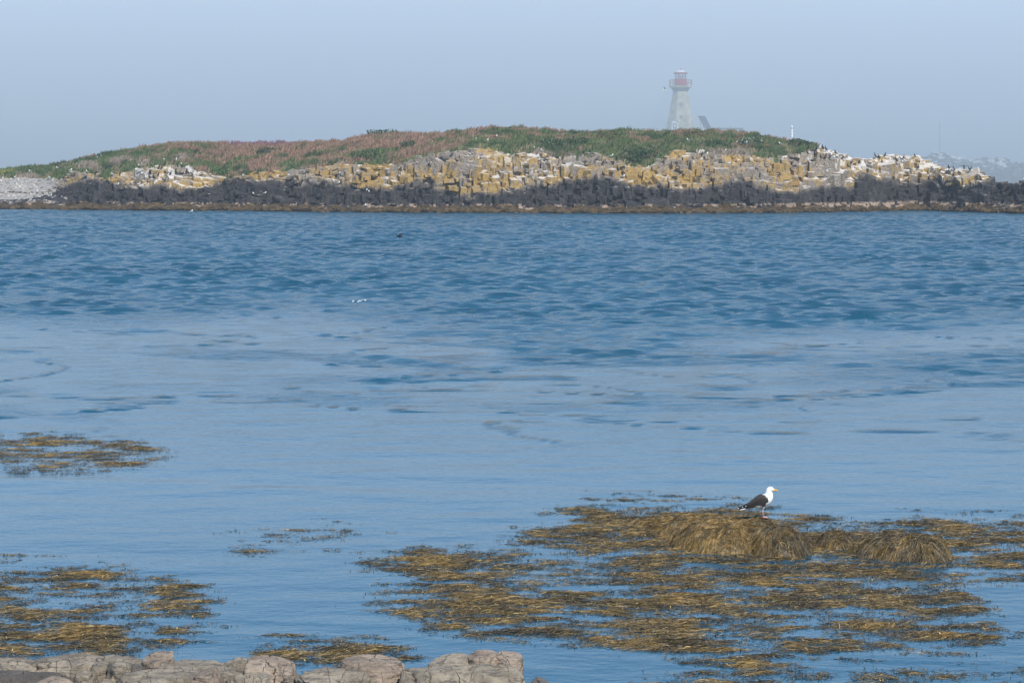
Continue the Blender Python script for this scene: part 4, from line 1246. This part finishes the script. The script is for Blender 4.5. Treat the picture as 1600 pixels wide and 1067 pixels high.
def strands(P0, ang, L, W, z0, rg, seg=4, zfun=None, rise=None):
    """ribbons: P0 (n,2) centre, ang heading; returns V,F and per-strand count"""
    n = len(P0)
    t = np.linspace(-0.5, 0.5, seg + 1)
    bend = rg.normal(0, 0.9, n)
    a = ang[:, None] + bend[:, None] * t[None]
    dx = np.cumsum(np.cos(a), 1) / (seg + 1); dy = np.cumsum(np.sin(a), 1) / (seg + 1)
    dx -= dx.mean(1, keepdims=True); dy -= dy.mean(1, keepdims=True)
    X = P0[:, :1] + dx * L[:, None]; Y = P0[:, 1:] + dy * L[:, None]
    Z = z0[:, None] + (rise[:, None] if rise is not None else 0) * (1 - (2 * t[None]) ** 2) - 0.012 + 0.006 * np.sin(6 * t[None] + rg.uniform(0, 6, n)[:, None])
    tw = rg.uniform(0, np.pi, n)[:, None] + rg.normal(0, 0.8, n)[:, None] * t[None]
    w = W[:, None] * np.array([0.45] + [1.0] * (seg - 1) + [0.25])[None]
    px_, py_ = -np.sin(a), np.cos(a)
    ox, oy, oz = px_ * np.cos(tw) * w, py_ * np.cos(tw) * w, np.sin(tw) * w
    A = np.stack([X - ox, Y - oy, Z - oz], -1); B = np.stack([X + ox, Y + oy, Z + oz], -1)
    V = np.stack([A, B], 2).reshape(-1, 3)
    k = (np.arange(n) * (seg + 1) * 2)[:, None] + (np.arange(seg) * 2)[None]
    Fq = np.stack([k, k + 1, k + 3, k + 2], -1).reshape(-1, 4)
    return V, Fq

def weed_colour(n, rg, gold, tone):
    """tone 0 dark .. 1 golden"""
    t = np.clip(tone + rg.normal(0, 0.30, n), 0, 1)[:, None]
    c = np.where(t < 0.5, DARKW + (OLIVE - DARKW) * t * 2, OLIVE + (GOLD - OLIVE) * (t - 0.5) * 2)
    return c * rg.uniform(0.6, 1.45, (n, 1))

def sheet_height(d):
    return np.clip(d, -0.4, 0.5) * 0.10

def build_bed(bed, label, count, xr, yr_):
    rg = np.random.default_rng(abs(hash_name(bed)))
    root = empty('floating_seaweed', (0.5 * (xr[0] + xr[1]), 0.5 * (yr_[0] + yr_[1]), 0.0))
    off = np.array([root.location.x, root.location.y, 0.0])
    # matted layer lying in the surface
    rows = []
    y = yr_[0]
    while y < yr_[1]:
        rows.append(y); y += max(1.5 * y * y / (F * H), 0.03)
    rows = np.array(rows); cols = np.arange(xr[0], xr[1], 0.032 if bed != 'far' else 0.045)
    X, Y = np.meshgrid(cols, rows)
    d = weed_density(X, Y, bed)
    fine = fbm(X / 0.16, Y / 0.16, 750, 3); fine2 = fbm(X / 0.45, Y / 0.22, 755, 3)
    Z = sheet_height(d - 0.23) * 0.75 + 0.012 * fine + 0.016 * fine2 - 0.006
    Fq = grid_faces(len(rows), len(cols))
    keep = (Z.ravel()[Fq].max(1) > -0.012) & (d.ravel()[Fq].min(1) > -0.5)
    Fq = Fq[keep]
    used = np.unique(Fq); remap = np.full(X.size, -1); remap[used] = np.arange(len(used))
    V = np.stack([X, Y, Z], -1).reshape(-1, 3)[used] - off
    tone = 0.36 + 1.0 * fbm(X / 0.9, Y / 0.7, 760, 3) + 0.35 * fine
    c = weed_colour(len(used), rg, GOLD, np.clip(tone.ravel()[used], 0, 1)) * 0.85
    if len(Fq):
        o = link('mat', raw_mesh('mat', V, [remap[Fq]], [M['kelpmat']], col=c, smooth=True), root); o['kind'] = 'stuff'
    # loose fronds over and around it
    Xs = rg.uniform(xr[0], xr[1], count * 4); Ys = rg.uniform(yr_[0], yr_[1], count * 4)
    ds = weed_density(Xs, Ys, bed)
    p = (0.80 * sstep(-0.14, 0.30, ds) + 0.20 * sstep(-0.36, -0.1, ds)) * (ds > -0.9)
    k = np.nonzero(rg.uniform(0, 1, len(p)) < p)[0][:count]
    Xs, Ys, ds = Xs[k], Ys[k], ds[k]; n = len(k)
    L = rg.uniform(0.14, 0.55, n) * np.where(ds < -0.05, 0.55, 1.0); W = rg.uniform(0.0018, 0.0046, n)
    ang = flow(Xs, Ys) + rg.normal(0, 0.42, n) + np.where(rg.uniform(0, 1, n) < 0.5, 0, np.pi)
    z0 = np.maximum(sheet_height(ds - 0.06) * 0.75, 0.0) + rg.uniform(-0.002, 0.016, n)
    V, Fq = strands(np.stack([Xs, Ys], -1), ang, L, W, z0, rg, 3, rise=rg.uniform(0.004, 0.024, n))
    tone = 0.42 + 1.0 * fbm(Xs / 0.9, Ys / 0.7, 760, 3) + np.where(ds < -0.05, -0.28, 0.0)
    c = weed_colour(n, rg, GOLD, np.clip(tone, 0, 1))
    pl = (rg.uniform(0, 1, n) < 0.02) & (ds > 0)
    c[pl] = PALE_SPARKLE * rg.uniform(0.7, 1.3, (pl.sum(), 1))  # a few fronds coloured pale to paint in wet sparkle
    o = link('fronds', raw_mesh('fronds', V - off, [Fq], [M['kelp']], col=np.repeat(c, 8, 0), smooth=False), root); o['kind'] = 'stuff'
    # short tips standing out of the water, some pale as air bladders and painted-in sparkle
    m = int(count * 0.55)
    Xs = rg.uniform(xr[0], xr[1], m * 5); Ys = rg.uniform(yr_[0], yr_[1], m * 5)
    ds = weed_density(Xs, Ys, bed, 0.0)
    k = np.nonzero(rg.uniform(0, 1, len(ds)) < sstep(-0.42, -0.02, ds) * (ds > -0.9))[0][:m]
    Xs, Ys, ds = Xs[k], Ys[k], ds[k]; n = len(k)
    zb = np.maximum(sheet_height(ds - 0.06) * 0.75, 0) - 0.008
    h = rg.uniform(0.010, 0.032, n); a = rg.uniform(0, 6.28, n); w = rg.uniform(0.003, 0.009, n)
    b0 = np.stack([Xs, Ys, zb], -1); sd = np.stack([np.cos(a) * w, np.sin(a) * w * 0.4, 0 * a], -1)
    tp = b0 + np.stack([rg.normal(0, 0.04, n), rg.normal(0, 0.02, n), h], -1)
    V = np.stack([b0 - sd, b0 + sd, tp + sd * 0.6, tp - sd * 0.6], 1).reshape(-1, 3)
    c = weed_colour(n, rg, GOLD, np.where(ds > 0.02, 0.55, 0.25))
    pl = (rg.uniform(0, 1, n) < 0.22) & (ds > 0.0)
    c[pl] = PALE_SPARKLE * rg.uniform(0.9, 1.6, (pl.sum(), 1))
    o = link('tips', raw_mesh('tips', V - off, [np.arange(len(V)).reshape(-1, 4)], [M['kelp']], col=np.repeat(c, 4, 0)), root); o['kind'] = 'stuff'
    tag(root, label, 'seaweed', kind='stuff')

def hash_name(s):
    return sum((i + 1) * ord(ch) for i, ch in enumerate(s))

build_bed('main', 'wide golden brown bed of floating rockweed around the weedy mounds', 95000, (-2.9, 10.3), (26.2, 43.5))
build_bed('left', 'patch of floating rockweed off the left shore rocks', 19000, (-8.4, -3.2), (27.0, 36.5))
build_bed('far', 'small isolated patch of floating rockweed out in the calm water', 9000, (-12.6, -6.6), (44.5, 54.0))
build_bed('fringe', 'thin scatter of rockweed tips between the two large beds', 2500, (-5.2, -1.9), (35.0, 40.5))
build_bed('front', 'small dark tuft of rockweed behind the block shaped shore rock', 3500, (-3.6, -1.0), (27.0, 30.8))
build_bed('corner', 'sparse rockweed scraps at the near edge of the wide bed', 6000, (1.3, 7.2), (25.5, 29.5))

# ================================================================== WEED-COVERED ROCKS
def bumps(X, Y, B):
    acc = 0.0; k = 16.0
    for (cx, cy, rx, ry, h, rot) in B:
        dx, dy = X - cx, Y - cy
        a = dx * math.cos(rot) + dy * math.sin(rot); b = -dx * math.sin(rot) + dy * math.cos(rot)
        r = (a / rx) ** 2 + (b / ry) ** 2
        z = -0.35 + (h + 0.30) * np.clip(1 - r ** 1.5, 0, 1) ** 0.6
        acc = acc + np.exp(k * z)
    return np.log(acc) / k

def bpx(px0, px1, py_top, py_foot, h=None, depth=1.1):
    """bump whose front foot meets the water at py_foot and whose top is seen at py_top"""
    _, yf = [float(a) for a in water(0.5 * (px0 + px1), py_foot)]
    cy = yf + depth * 0.5
    cx = float(xat(0.5 * (px0 + px1), py_top, cy)); rx = (px1 - px0) / 2 * cy / F
    return (cx, cy, rx * 1.10, depth * 0.62, float(zat(py_top, cy + 0.1)), 0.0)

def build_mound(B, label, nst, tonefun, seed, drift=lambda x: 0 * x - 0.6):
    rg = np.random.default_rng(seed)
    x0 = min(b[0] - b[2] for b in B) - 0.1; x1 = max(b[0] + b[2] for b in B) + 0.1
    y0 = min(b[1] - b[3] for b in B) - 0.1; y1 = max(b[1] + b[3] for b in B) + 0.1
    cx, cy = (x0 + x1) / 2, (y0 + y1) / 2
    root = empty('weed_covered_rock', (cx, cy, 0)); off = np.array([cx, cy, 0])
    zf = lambda X, Y: bumps(X, Y, B) + 0.09 * fbm(X / 0.5, Y / 0.4, seed, 4) + 0.03 * fbm(X / 0.12, Y / 0.16, seed + 5, 2)
    xs = np.arange(x0, x1, 0.025); ys = np.arange(y0, y1, 0.03)
    X, Y = np.meshgrid(xs, ys); Z = zf(X, Y)
    V = np.stack([X, Y, Z], -1).reshape(-1, 3); Fq = grid_faces(len(ys), len(xs))
    Fq = Fq[V[Fq][:, :, 2].max(1) > -0.15]
    used = np.unique(Fq); rm = np.full(len(V), -1); rm[used] = np.arange(len(used))
    V = V[used]
    c = weed_colour(len(V), rg, GOLD, np.clip(tonefun(V[:, 0], V[:, 1]) - 0.18 + 0.5 * fbm(V[:, 0] / 0.3, V[:, 1] / 0.2, seed + 9, 3), 0, 1)) * 0.8
    link('rock', raw_mesh('rock', V - off, [rm[Fq]], [M['kelpmat']], col=c, smooth=True), root)
    # fronds combed downhill
    seg = 4
    P = np.stack([rg.uniform(x0, x1, nst * 2), rg.uniform(y0, y1, nst * 2)], -1)
    P = P[zf(P[:, 0], P[:, 1]) > 0.02][:nst]; n = len(P)
    L = rg.uniform(0.12, 0.42, n); st = L / seg
    hd = np.stack([drift(P[:, 0]) + fbm(P[:, 0] / 0.45, P[:, 1] / 0.45, seed + 20, 2) * 2.4, -0.25 + fbm(P[:, 0] / 0.45, P[:, 1] / 0.45, seed + 30, 2) * 2.0], -1)
    pts = []; q = P.copy(); dirp = hd
    lift = rg.uniform(0.003, 0.026, n)
    for k in range(seg + 1):
        z = zf(q[:, 0], q[:, 1])
        bot = np.maximum(z, -0.01)
        pts.append(np.stack([q[:, 0], q[:, 1], bot + lift * (1 - abs(k / seg - 0.4))], -1))
        e = 0.03
        g = np.stack([zf(q[:, 0] + e, q[:, 1]) - zf(q[:, 0] - e, q[:, 1]), zf(q[:, 0], q[:, 1] + e) - zf(q[:, 0], q[:, 1] - e)], -1) / (2 * e)
        d = -np.clip(g, -1.0, 1.0) * 0.22 + dirp * 1.0 + rg.normal(0, 0.48, (n, 2))
        sl = np.sqrt(1 + (g ** 2).sum(1))
        d /= np.linalg.norm(d, axis=1)[:, None] + 1e-6
        dirp = d
        q = q + d * (st / sl)[:, None]
    A = np.stack(pts, 1)
    T = np.gradient(A, axis=1); T /= np.linalg.norm(T, axis=2)[..., None] + 1e-9
    sdv = np.cross(T, np.array([0, 0, 1.0])); sdv /= np.linalg.norm(sdv, axis=2)[..., None] + 1e-6
    upv = np.cross(sdv, T)
    tw = rg.uniform(-1.2, 1.2, n)[:, None, None]
    w = rg.uniform(0.0018, 0.0042, n)[:, None, None] * np.array([0.6, 1, 1, 0.8, 0.3])[None, :, None]
    o_ = (sdv * np.cos(tw) + upv * np.sin(tw)) * w
    V = np.stack([A - o_, A + o_], 2).reshape(-1, 3)
    k = (np.arange(n) * (seg + 1) * 2)[:, None] + (np.arange(seg) * 2)[None]
    Fq = np.stack([k, k + 1, k + 3, k + 2], -1).reshape(-1, 4)
    c = weed_colour(n, rg, GOLD, np.clip(tonefun(P[:, 0], P[:, 1]) + 0.9 * fbm(P[:, 0] / 0.30, P[:, 1] / 0.22, seed + 12, 3), 0, 1))
    greyer = rg.uniform(0, 1, n) < 0.10
    c[greyer] = np.array([0.13, 0.115, 0.085]) * rg.uniform(0.7, 1.4, (greyer.sum(), 1))
    o = link('fronds', raw_mesh('fronds', V - off, [Fq], [M['kelp']], col=np.repeat(c, (seg + 1) * 2, 0)), root); o['kind'] = 'stuff'
    tag(root, label, 'seaweed rock')
    return zf

B1 = [bpx(970, 1110, 806, 832, depth=1.6), bpx(1030, 1180, 802, 850, depth=1.9), bpx(1060, 1200, 812, 866, depth=1.4), bpx(1110, 1240, 806, 862, depth=1.8), bpx(1165, 1272, 818, 871, depth=1.3), bpx(1040, 1130, 818, 858, depth=1.2)]
tone1 = lambda X, Y: 0.80 - 0.42 * sstep(float(xat(1165, 840, 36.5)), float(xat(1225, 840, 36.5)), X) + 0 * Y
mound_z = build_mound(B1, 'large golden seaweed covered rock the black backed gull stands on', 20000, tone1, 900, lambda x: -1.3 + 2.3 * sstep(float(xat(1160, 840, 36.5)), float(xat(1250, 840, 36.5)), x))
B2 = [bpx(1325, 1400, 840, 873, depth=1.1), bpx(1350, 1450, 831, 877, depth=1.3), bpx(1400, 1488, 831, 879, depth=1.2)]
tone2 = lambda X, Y: 0.36 + 0.40 * sstep(float(xat(1462, 850, 36)), float(xat(1482, 850, 36)), X) + 0 * Y
build_mound(B2, 'rounded olive seaweed covered rock standing alone beside the larger one', 9000, tone2, 930, lambda x: -0.9 + 1.9 * sstep(float(xat(1380, 850, 36)), float(xat(1460, 850, 36)), x))
B3 = [bpx(1272, 1338, 826, 860, depth=1.0)]
build_mound(B3, 'small low seaweed covered rock between the two larger ones', 1800, lambda X, Y: 0.42 + 0 * X, 960)

# ================================================================== THE BLACK-BACKED GULL
def build_hero():
    # feet where the photo puts them, on top of the mound
    gx = gy = gz = None
    for Yt in np.arange(36.0, 39.0, 0.01):
        X = float(xat(1192, 811, Yt)); zr = float(zat(811, Yt)); zm = float(mound_z(np.array([X]), np.array([Yt]))[0])
        if zr <= zm + 0.004:
            gx, gy, gz = X, Yt, zm; break
    if gx is None:
        gy = 37.1; gx = float(xat(1192, 811, gy)); gz = float(mound_z(np.array([gx]), np.array([gy]))[0])
    root = empty('black_backed_gull', (gx, gy, gz + 0.030), 0.0)
    root.rotation_euler = (0, 0, -0.10)
    WH = np.array([0.84, 0.84, 0.82]); MAN = np.array([0.038, 0.034, 0.033])
    P = np.array([(-.375, .118), (-.33, .132), (-.27, .152), (-.20, .182), (-.12, .215), (-.05, .246), (.01, .272), (.055, .303), (.083, .345), (.092, .385), (.092, .42), (.098, .447), (.115, .463), (.138, .465), (.158, .459), (.174, .452)])
    RV = np.array([.004, .010, .022, .042, .070, .092, .102, .101, .088, .068, .056, .052, .049, .040, .027, .015])
    RL = np.array([.055, .050, .046, .054, .076, .093, .100, .097, .082, .062, .052, .047, .044, .037, .025, .013])
    # smooth resample
    t = np.arange(len(P)); tt = np.linspace(0, len(P) - 1, 46)
    def sm(a):
        r = np.interp(tt, t, a); return np.convolve(np.pad(r, 2, 'edge'), [.1, .2, .4, .2, .1], 'valid')
    Pc = np.stack([sm(P[:, 0]), np.zeros(46), sm(P[:, 1])], -1)
    v, f = loft(Pc, sm(RV), sm(RL), 20)
    c = np.tile(WH, (len(v), 1))
    zs = np.interp(v[:, 0], Pc[:26, 0], Pc[:26, 2])
    mant = (v[:, 2] > zs + 0.02) & (v[:, 0] < 0.035) & (v[:, 0] > -0.24) & (v[:, 2] < 0.375)
    c[mant] = MAN
    parts = [(v, f, c)]
    for sg in (-1, 1):
        thigh = loft(np.array([(-.005, sg * .034, .20), (0.0, sg * .034, .165), (.002, sg * .033, .135)]), [.034, .024, .010], [.028, .020, .010], 8)
        parts.append((*thigh, WH))
        lg = loft(np.array([(.002, sg * .033, .14), (-.004, sg * .033, .085), (.0, sg * .033, .012)]), [.0075, .0085, .0075], [.0075, .0085, .0075], 8)
        parts.append((*lg, PINKL))
        y0 = sg * .033
        toes = np.array([(-.006, y0, .014), (.068, y0 - .030, .003), (.078, y0, .003), (.066, y0 + .030, .003), (-.018, y0, .004),
                         (-.006, y0, .0), (.068, y0 - .030, -.006), (.078, y0, -.006), (.066, y0 + .030, -.006)])
        parts.append((toes, [np.array([(0, 1, 2), (0, 2, 3), (0, 3, 4), (0, 4, 1), (1, 6, 7), (1, 7, 2), (2, 7, 8), (2, 8, 3), (5, 7, 6), (5, 8, 7)])], PINKL))
    V, Fs, C = join(parts)
    link('body', raw_mesh('body', V, Fs, [M['bird']], col=C, smooth=True), root)
    # folded wings
    for sg in (-1, 1):
        xs = np.array([.082, .060, .02, -.03, -.09, -.15, -.21, -.28, -.35, -.425])
        zc = np.array([.272, .290, .292, .272, .246, .222, .198, .174, .156, .140])
        hh = np.array([.010, .048, .086, .098, .086, .066, .048, .032, .020, .005])
        yy = np.array([.086, .094, .098, .096, .088, .074, .058, .042, .028, .012])
        th = np.array([.006, .016, .024, .026, .024, .021, .017, .012, .008, .003])
        Pw = np.stack([xs, sg * yy, zc], -1)
        w_, g_ = loft(Pw[::-1], hh[::-1], th[::-1], 16)
        cw = np.tile(MAN, (len(w_), 1))
        rel = (w_[:, 2] - np.interp(w_[:, 0], xs[::-1], zc[::-1])) / np.interp(w_[:, 0], xs[::-1], hh[::-1])
        low = (rel < -0.72) & (w_[:, 0] < -0.03) & (w_[:, 0] > -0.26)
        cw[low] = WH * 0.9
        cw[(rel > 0.5)] *= 1.5
        cw[(w_[:, 0] < -0.24)] = np.array([.016, .015, .016])
        wing = link('wing', raw_mesh('wing', w_, g_, [M['bird']], col=cw, smooth=True), root)
        for (xa, za, r) in ((-.275, .188, .011), (-.335, .168, .009), (-.405, .147, .010), (-.205, .222, .008)):
            sp = loft(np.array([(xa - r * 1.4, sg * (np.interp(-xa, -xs, yy) + .010), za - .004), (xa, sg * (np.interp(-xa, -xs, yy) + .013), za), (xa + r * 1.4, sg * (np.interp(-xa, -xs, yy) + .010), za + .004)]), [.001, r * .7, .001], [.001, .004, .001], 6)
            link('white_spot', raw_mesh('white_spot', sp[0], sp[1], [M['bird']], col=np.tile(WH, (len(sp[0]), 1))), wing)
    # beak with red spot
    Pb = np.array([(.160, 0, .457), (.185, 0, .452), (.210, 0, .448), (.228, 0, .441), (.239, 0, .430)])
    b_, g_ = loft(Pb, [.018, .0155, .015, .013, .003], [.013, .010, .008, .006, .002], 10)
    cb = np.tile(np.array([.78, .48, .06]), (len(b_), 1))
    cb[(b_[:, 2] < np.interp(b_[:, 0], Pb[:, 0], Pb[:, 2]) - .002) & (b_[:, 0] > .203) & (b_[:, 0] < .236)] = np.array([.72, .07, .02])
    link('beak', raw_mesh('beak', b_, g_, [M['bird']], col=cb, smooth=True), root)
    for sg in (-1, 1):
        e_, g_ = loft(np.array([(.128, sg * .036, .474), (.134, sg * .0385, .474), (.140, sg * .036, .474)]), [.001, .0052, .001], [.001, .004, .001], 8)
        link('eye', raw_mesh('eye', e_, g_, [M['bird']], col=np.tile(np.array([.05, .035, .02]), (len(e_), 1)), smooth=True), root)
    tag(root, 'black backed gull with white head standing on the seaweed covered rock', 'gull')
build_hero()

# ================================================================== SHORE ROCKS
def rock_shape(w, d, h, seed, n=34, sq=3.2, rough=0.06, cut=None):
    """blocky rock: a squarish core trimmed by random joint planes, worn round, with layered relief"""
    rg = np.random.default_rng(seed * 13 + 5)
    g = np.linspace(-1, 1, n)
    A, B = np.meshgrid(g, g)
    faces = []; Vs = []
    o = np.ones_like(A); base = 0
    for P in ((A, B, o), (A, o, -B), (A, -o, B), (o, A, B), (-o, -A, B)):
        Vs.append(np.stack(P, -1).reshape(-1, 3)); faces.append(grid_faces(n, n) + base); base += n * n
    D = np.concatenate(Vs); D = D / np.linalg.norm(D, axis=1)[:, None]
    pl = [((1, 0, 0), 1.0), ((-1, 0, 0), 1.0), ((0, 1, 0), 1.0), ((0, -1, 0), 1.0), ((0, 0, 1), 1.0)]
    for k in range(8 if sq < 4 else 4):
        v = rg.normal(0, 1, 3); v[2] = abs(v[2]) * 0.8; v /= np.linalg.norm(v)
        pl.append((tuple(v), rg.uniform(0.92, 1.25) * (1.0 if sq < 2.7 else 1.08 if sq < 4 else 1.2)))
    inv = np.zeros(len(D)); p = 20.0 if sq < 2.7 else 60.0
    for v, dd in pl:
        inv += np.clip((D @ np.array(v)) / dd, 0, None) ** p
    R = 1.0 / (inv + 1e-4) ** (1 / p)
    V = D * np.minimum(R, 1.6)[:, None]
    x, y, z = V[:, 0] * w / 2, V[:, 1] * d / 2, V[:, 2] * h / 2
    tl = rg.normal(0, 0.15, 2)
    lz = z + tl[0] * x + tl[1] * y
    big = fbm(x / 0.5 + seed, y / 0.5 + z * 1.3, seed, 3)
    fin = fbm(x / 0.09 + z * 2, y / 0.09 + z * 5, seed + 11, 4)
    lay = fbm(x / 0.8 + 3, lz / 0.045, seed + 13, 3)
    jt = np.abs(fbm(x / 0.42 + y * 0.5 + seed, y / 0.9 + lz * 0.8, seed + 17, 2))
    joint = np.clip(1 - jt / 0.05, 0, 1)
    disp = rough * (0.55 * big + 0.34 * fin + 0.75 * lay - 1.1 * joint)
    P = np.stack([x, y, z], -1) + D * disp[:, None]
    if sq >= 2.7:      # slab: top planed off along the bedding, in shallow steps
        cap = 0.40 * h + 0.05 * np.floor(3.0 * fbm(x / 0.5 + seed, y / 0.6, seed + 23, 2)) / 3.0 + 0.010 * fin + 0.10 * (tl[0] * x + tl[1] * y)
        over = np.clip(P[:, 2] - cap, 0, None)
        P[:, 2] = np.minimum(P[:, 2], cap) + 0.12 * over
        P[:, 2] += 0.5 * h - P[:, 2].max()
    if cut is not None:
        P[:, 2] += cut[0] * P[:, 0] + cut[1] * P[:, 1]
    return P, [np.concatenate(faces)]

def shore_rock(px0, px1, ytop, Y, depth, m, label, seed, sq=3.2, rough=0.06, cut=None, rz=0.0, under=0.55, n=34, parent=None, name='shore_rock'):
    zt = float(zat(ytop, Y + depth * 0.2)); x0, x1 = float(xat(px0, ytop, Y)), float(xat(px1, ytop, Y))
    h = zt + under
    v, f = rock_shape((x1 - x0), depth, h, seed, n, sq, rough, cut)
    o = link(name, raw_mesh(name, v, f, [M[m]], smooth=True), parent, ((x0 + x1) / 2, Y, zt - h / 2))
    o.rotation_euler = (0, 0, rz)
    if parent is None:
        tag(o, label, 'rock', 'rocks along the near shore')
    return o

shore_rock(-150, 82, 1029, 26.6, 0.9, 'shore_a', 'long low grey ledge with a smooth top at the left shore', 1, 2.6, 0.05, cut=(0.03, 0), n=44)
shore_rock(45, 182, 1022.5, 26.9, 0.8, 'shore_a', 'humped grey rock behind the hollow in the left ledge', 2, 2.8, 0.06)
shore_rock(128, 172, 1036, 26.35, 0.55, 'shore_a', 'narrow grey rock wedged beside the rounded boulder', 3, 2.5, 0.05)
shore_rock(165, 210, 1031, 26.25, 0.5, 'shore_a', 'rounded split boulder standing out of the grey ledge', 4, 2.3, 0.035)
shore_rock(140, 236, 1023.5, 26.8, 0.6, 'shore_a', 'flat topped grey rock behind the rounded split boulder', 5, 3.0, 0.05)
shore_rock(203, 232, 1036, 26.35, 0.5, 'shore_c', 'small dark cracked rock right of the rounded boulder', 6, 2.6, 0.04)
shore_rock(222, 274, 1017.5, 26.75, 0.65, 'shore_b', 'pale knob of rock rising highest above the left ledge', 7, 3.0, 0.05, cut=(0.10, 0))
shore_rock(-80, 118, 1047, 25.75, 0.7, 'shore_c', 'dark flat slab in front of the long grey ledge', 8, 3.0, 0.05, n=40)
shore_rock(112, 150, 1045, 25.9, 0.45, 'shore_a', 'small cracked grey rock at the end of the dark slab', 9, 2.6, 0.04)
shore_rock(48, 122, 1057, 25.1, 0.5, 'shore_b', 'smooth pinkish stone lying in front of the dark slab', 10, 2.2, 0.02)
shore_rock(146, 184, 1062.5, 25.0, 0.4, 'shore_b', 'small pale pink stone under the rounded boulder', 11, 2.2, 0.02)
shore_rock(236, 398, 1031, 26.4, 1.1, 'shore_a', 'broad sloping grey bedrock with thin layers', 12, 2.9, 0.05, cut=(-0.05, -0.03), n=44)
shore_rock(180, 330, 1046, 25.7, 0.8, 'shore_a', 'low layered grey bedrock below the pale knob', 13, 3.2, 0.04, cut=(0, 0.02), n=40)
shore_rock(297, 350, 1044, 25.4, 0.55, 'shore_b', 'wedge shaped brownish stone leaning on layered bedrock', 14, 2.4, 0.04, cut=(0.28, 0))
shore_rock(340, 400, 1028.5, 26.7, 0.6, 'shore_a', 'small grey crest of rock beside the brown dome', 15, 2.5, 0.05)
shore_rock(385, 462, 1030, 26.2, 0.9, 'shore_b', 'brownish dome shaped boulder next to the weedy gap', 16, 2.3, 0.05, cut=(-0.08, 0))
shore_rock(440, 486, 1047, 26.0, 0.7, 'shore_a', 'low grey rock filling the gap before the flat slab', 17, 2.6, 0.05)
shore_rock(345, 420, 1049, 25.4, 0.7, 'shore_a', 'low grey rock in front of the brown dome', 22, 2.6, 0.05)
shore_rock(462, 580, 1044.5, 25.7, 0.9, 'shore_a', 'flat grey slab leaning against the squared block', 18, 2.9, 0.05, cut=(0.03, 0), n=40)
shore_rock(527, 632, 1021.5, 26.3, 0.95, 'shore_b', 'squared grey brown block with a flat top', 19, 4.6, 0.045, cut=(-0.035, 0), n=40)
shore_rock(626, 822, 1032, 26.0, 1.3, 'shore_a', 'wide smooth cracked dome of grey rock', 20, 2.5, 0.04, cut=(0.01, 0), n=48)
cap = empty('capping_rock', (float(xat(748, 1025, 26.55)), 26.55, 0.25))
for k, (a, b, yt, sd) in enumerate(((668, 736, 1021, 31), (731, 779, 1016.5, 32), (773, 818, 1017.5, 33))):
    o = shore_rock(a, b, yt, 26.55, 0.55, 'shore_b' if k else 'shore_a', '', sd, 4.2, 0.03, cut=((0.14, 0) if k == 0 else (0.0, 0)), under=0.15, parent=cap, name='slab_piece', n=28)
    o.location = o.location - cap.location
tag(cap, 'slab split in three by cracks capping the grey dome', 'rock', 'rocks along the near shore')
shore_rock(816, 868, 1055.5, 26.0, 0.6, 'shore_c', 'small dark rounded rock at the end of the shore rocks', 21, 2.3, 0.03)

def build_shore_ground():
    xs = np.linspace(-16, 9, 130); ys = np.linspace(-8, 27.2, 120)
    X, Y = np.meshgrid(xs, ys)
    sh = 26.3 - 2.6 * sstep(-0.2, 1.2, X) - 1.2 * sstep(1.5, 6, X) + 0.25 * fbm(X / 1.5, X * 0 + 2, 80, 3)
    t = (sh - Y)
    Z = np.where(t > 0, 0.11 * t + 0.14 * np.minimum(t, 3) * 0.5, 0.55 * t) + 0.14 * fbm(X / 0.9, Y / 0.9, 85, 4) - 0.02
    Z = np.minimum(Z, H - 1.55 + 0 * Z)
    V = np.stack([X, Y, Z], -1).reshape(-1, 3)
    o = link('shore', raw_mesh('shore', V, [grid_faces(len(ys), len(xs))], [M['shore_c']], smooth=True))
    tag(o, 'rocky ground sloping down to the near shore', 'shore', kind='structure')
build_shore_ground()

# ================================================================== FOAM of the breaking ripple
def build_foam():
    rg = np.random.default_rng(17)
    parts = []
    for (px, py, n, sx) in ((562, 474.5, 11, 0.22),):
        X, Y = [float(a) for a in water(px, py)]
        for k in range(n):
            r = rg.uniform(0.010, 0.030)
            v, f = ngon_loft([(-r, r * .5), (0, r), (r * .7, r * .6)], 6)
            parts.append((v * np.array([2.2, 1, 1]) + np.array([X + rg.normal(0, sx * 0.6), Y + rg.normal(0, 0.3), 0.10 + rg.uniform(0, 0.10)]), f, None))
    v, f, _ = join(parts)
    o = link('foam', raw_mesh('foam', v, f, [M['foam']]))
    tag(o, 'small white splash where a ripple breaks in the channel', 'foam', kind='stuff')
build_foam()

# ================================================================== AIR
def volume_box(name, x0, x1, y0, y1, z0, z1, colr, dens, label):
    v, f = box(x0, x1, y0, y1, z0, z1)
    t = NT(name + '_air')
    pv = t.n('ShaderNodeVolumePrincipled')
    pv.inputs['Color'].default_value = (*colr, 1); pv.inputs['Density'].default_value = dens
    pv.inputs['Anisotropy'].default_value = 0.0
    t.l(pv.outputs[0], t.out.inputs['Volume'])
    o = link(name, raw_mesh(name, v, f, [t.m]))
    tag(o, label, name, kind='stuff')
    return o
volume_box('haze', -9500, 9500, -60, 9500, -4.0, 77.0, (0.84, 0.93, 1.0), 0.00022, 'thin blue sea haze over the channel')
volume_box('fog', -9000, 9000, 492, 9300, -3.5, 72.0, (0.85, 0.94, 1.0), 0.0105, 'pale fog bank lying behind the island crest')
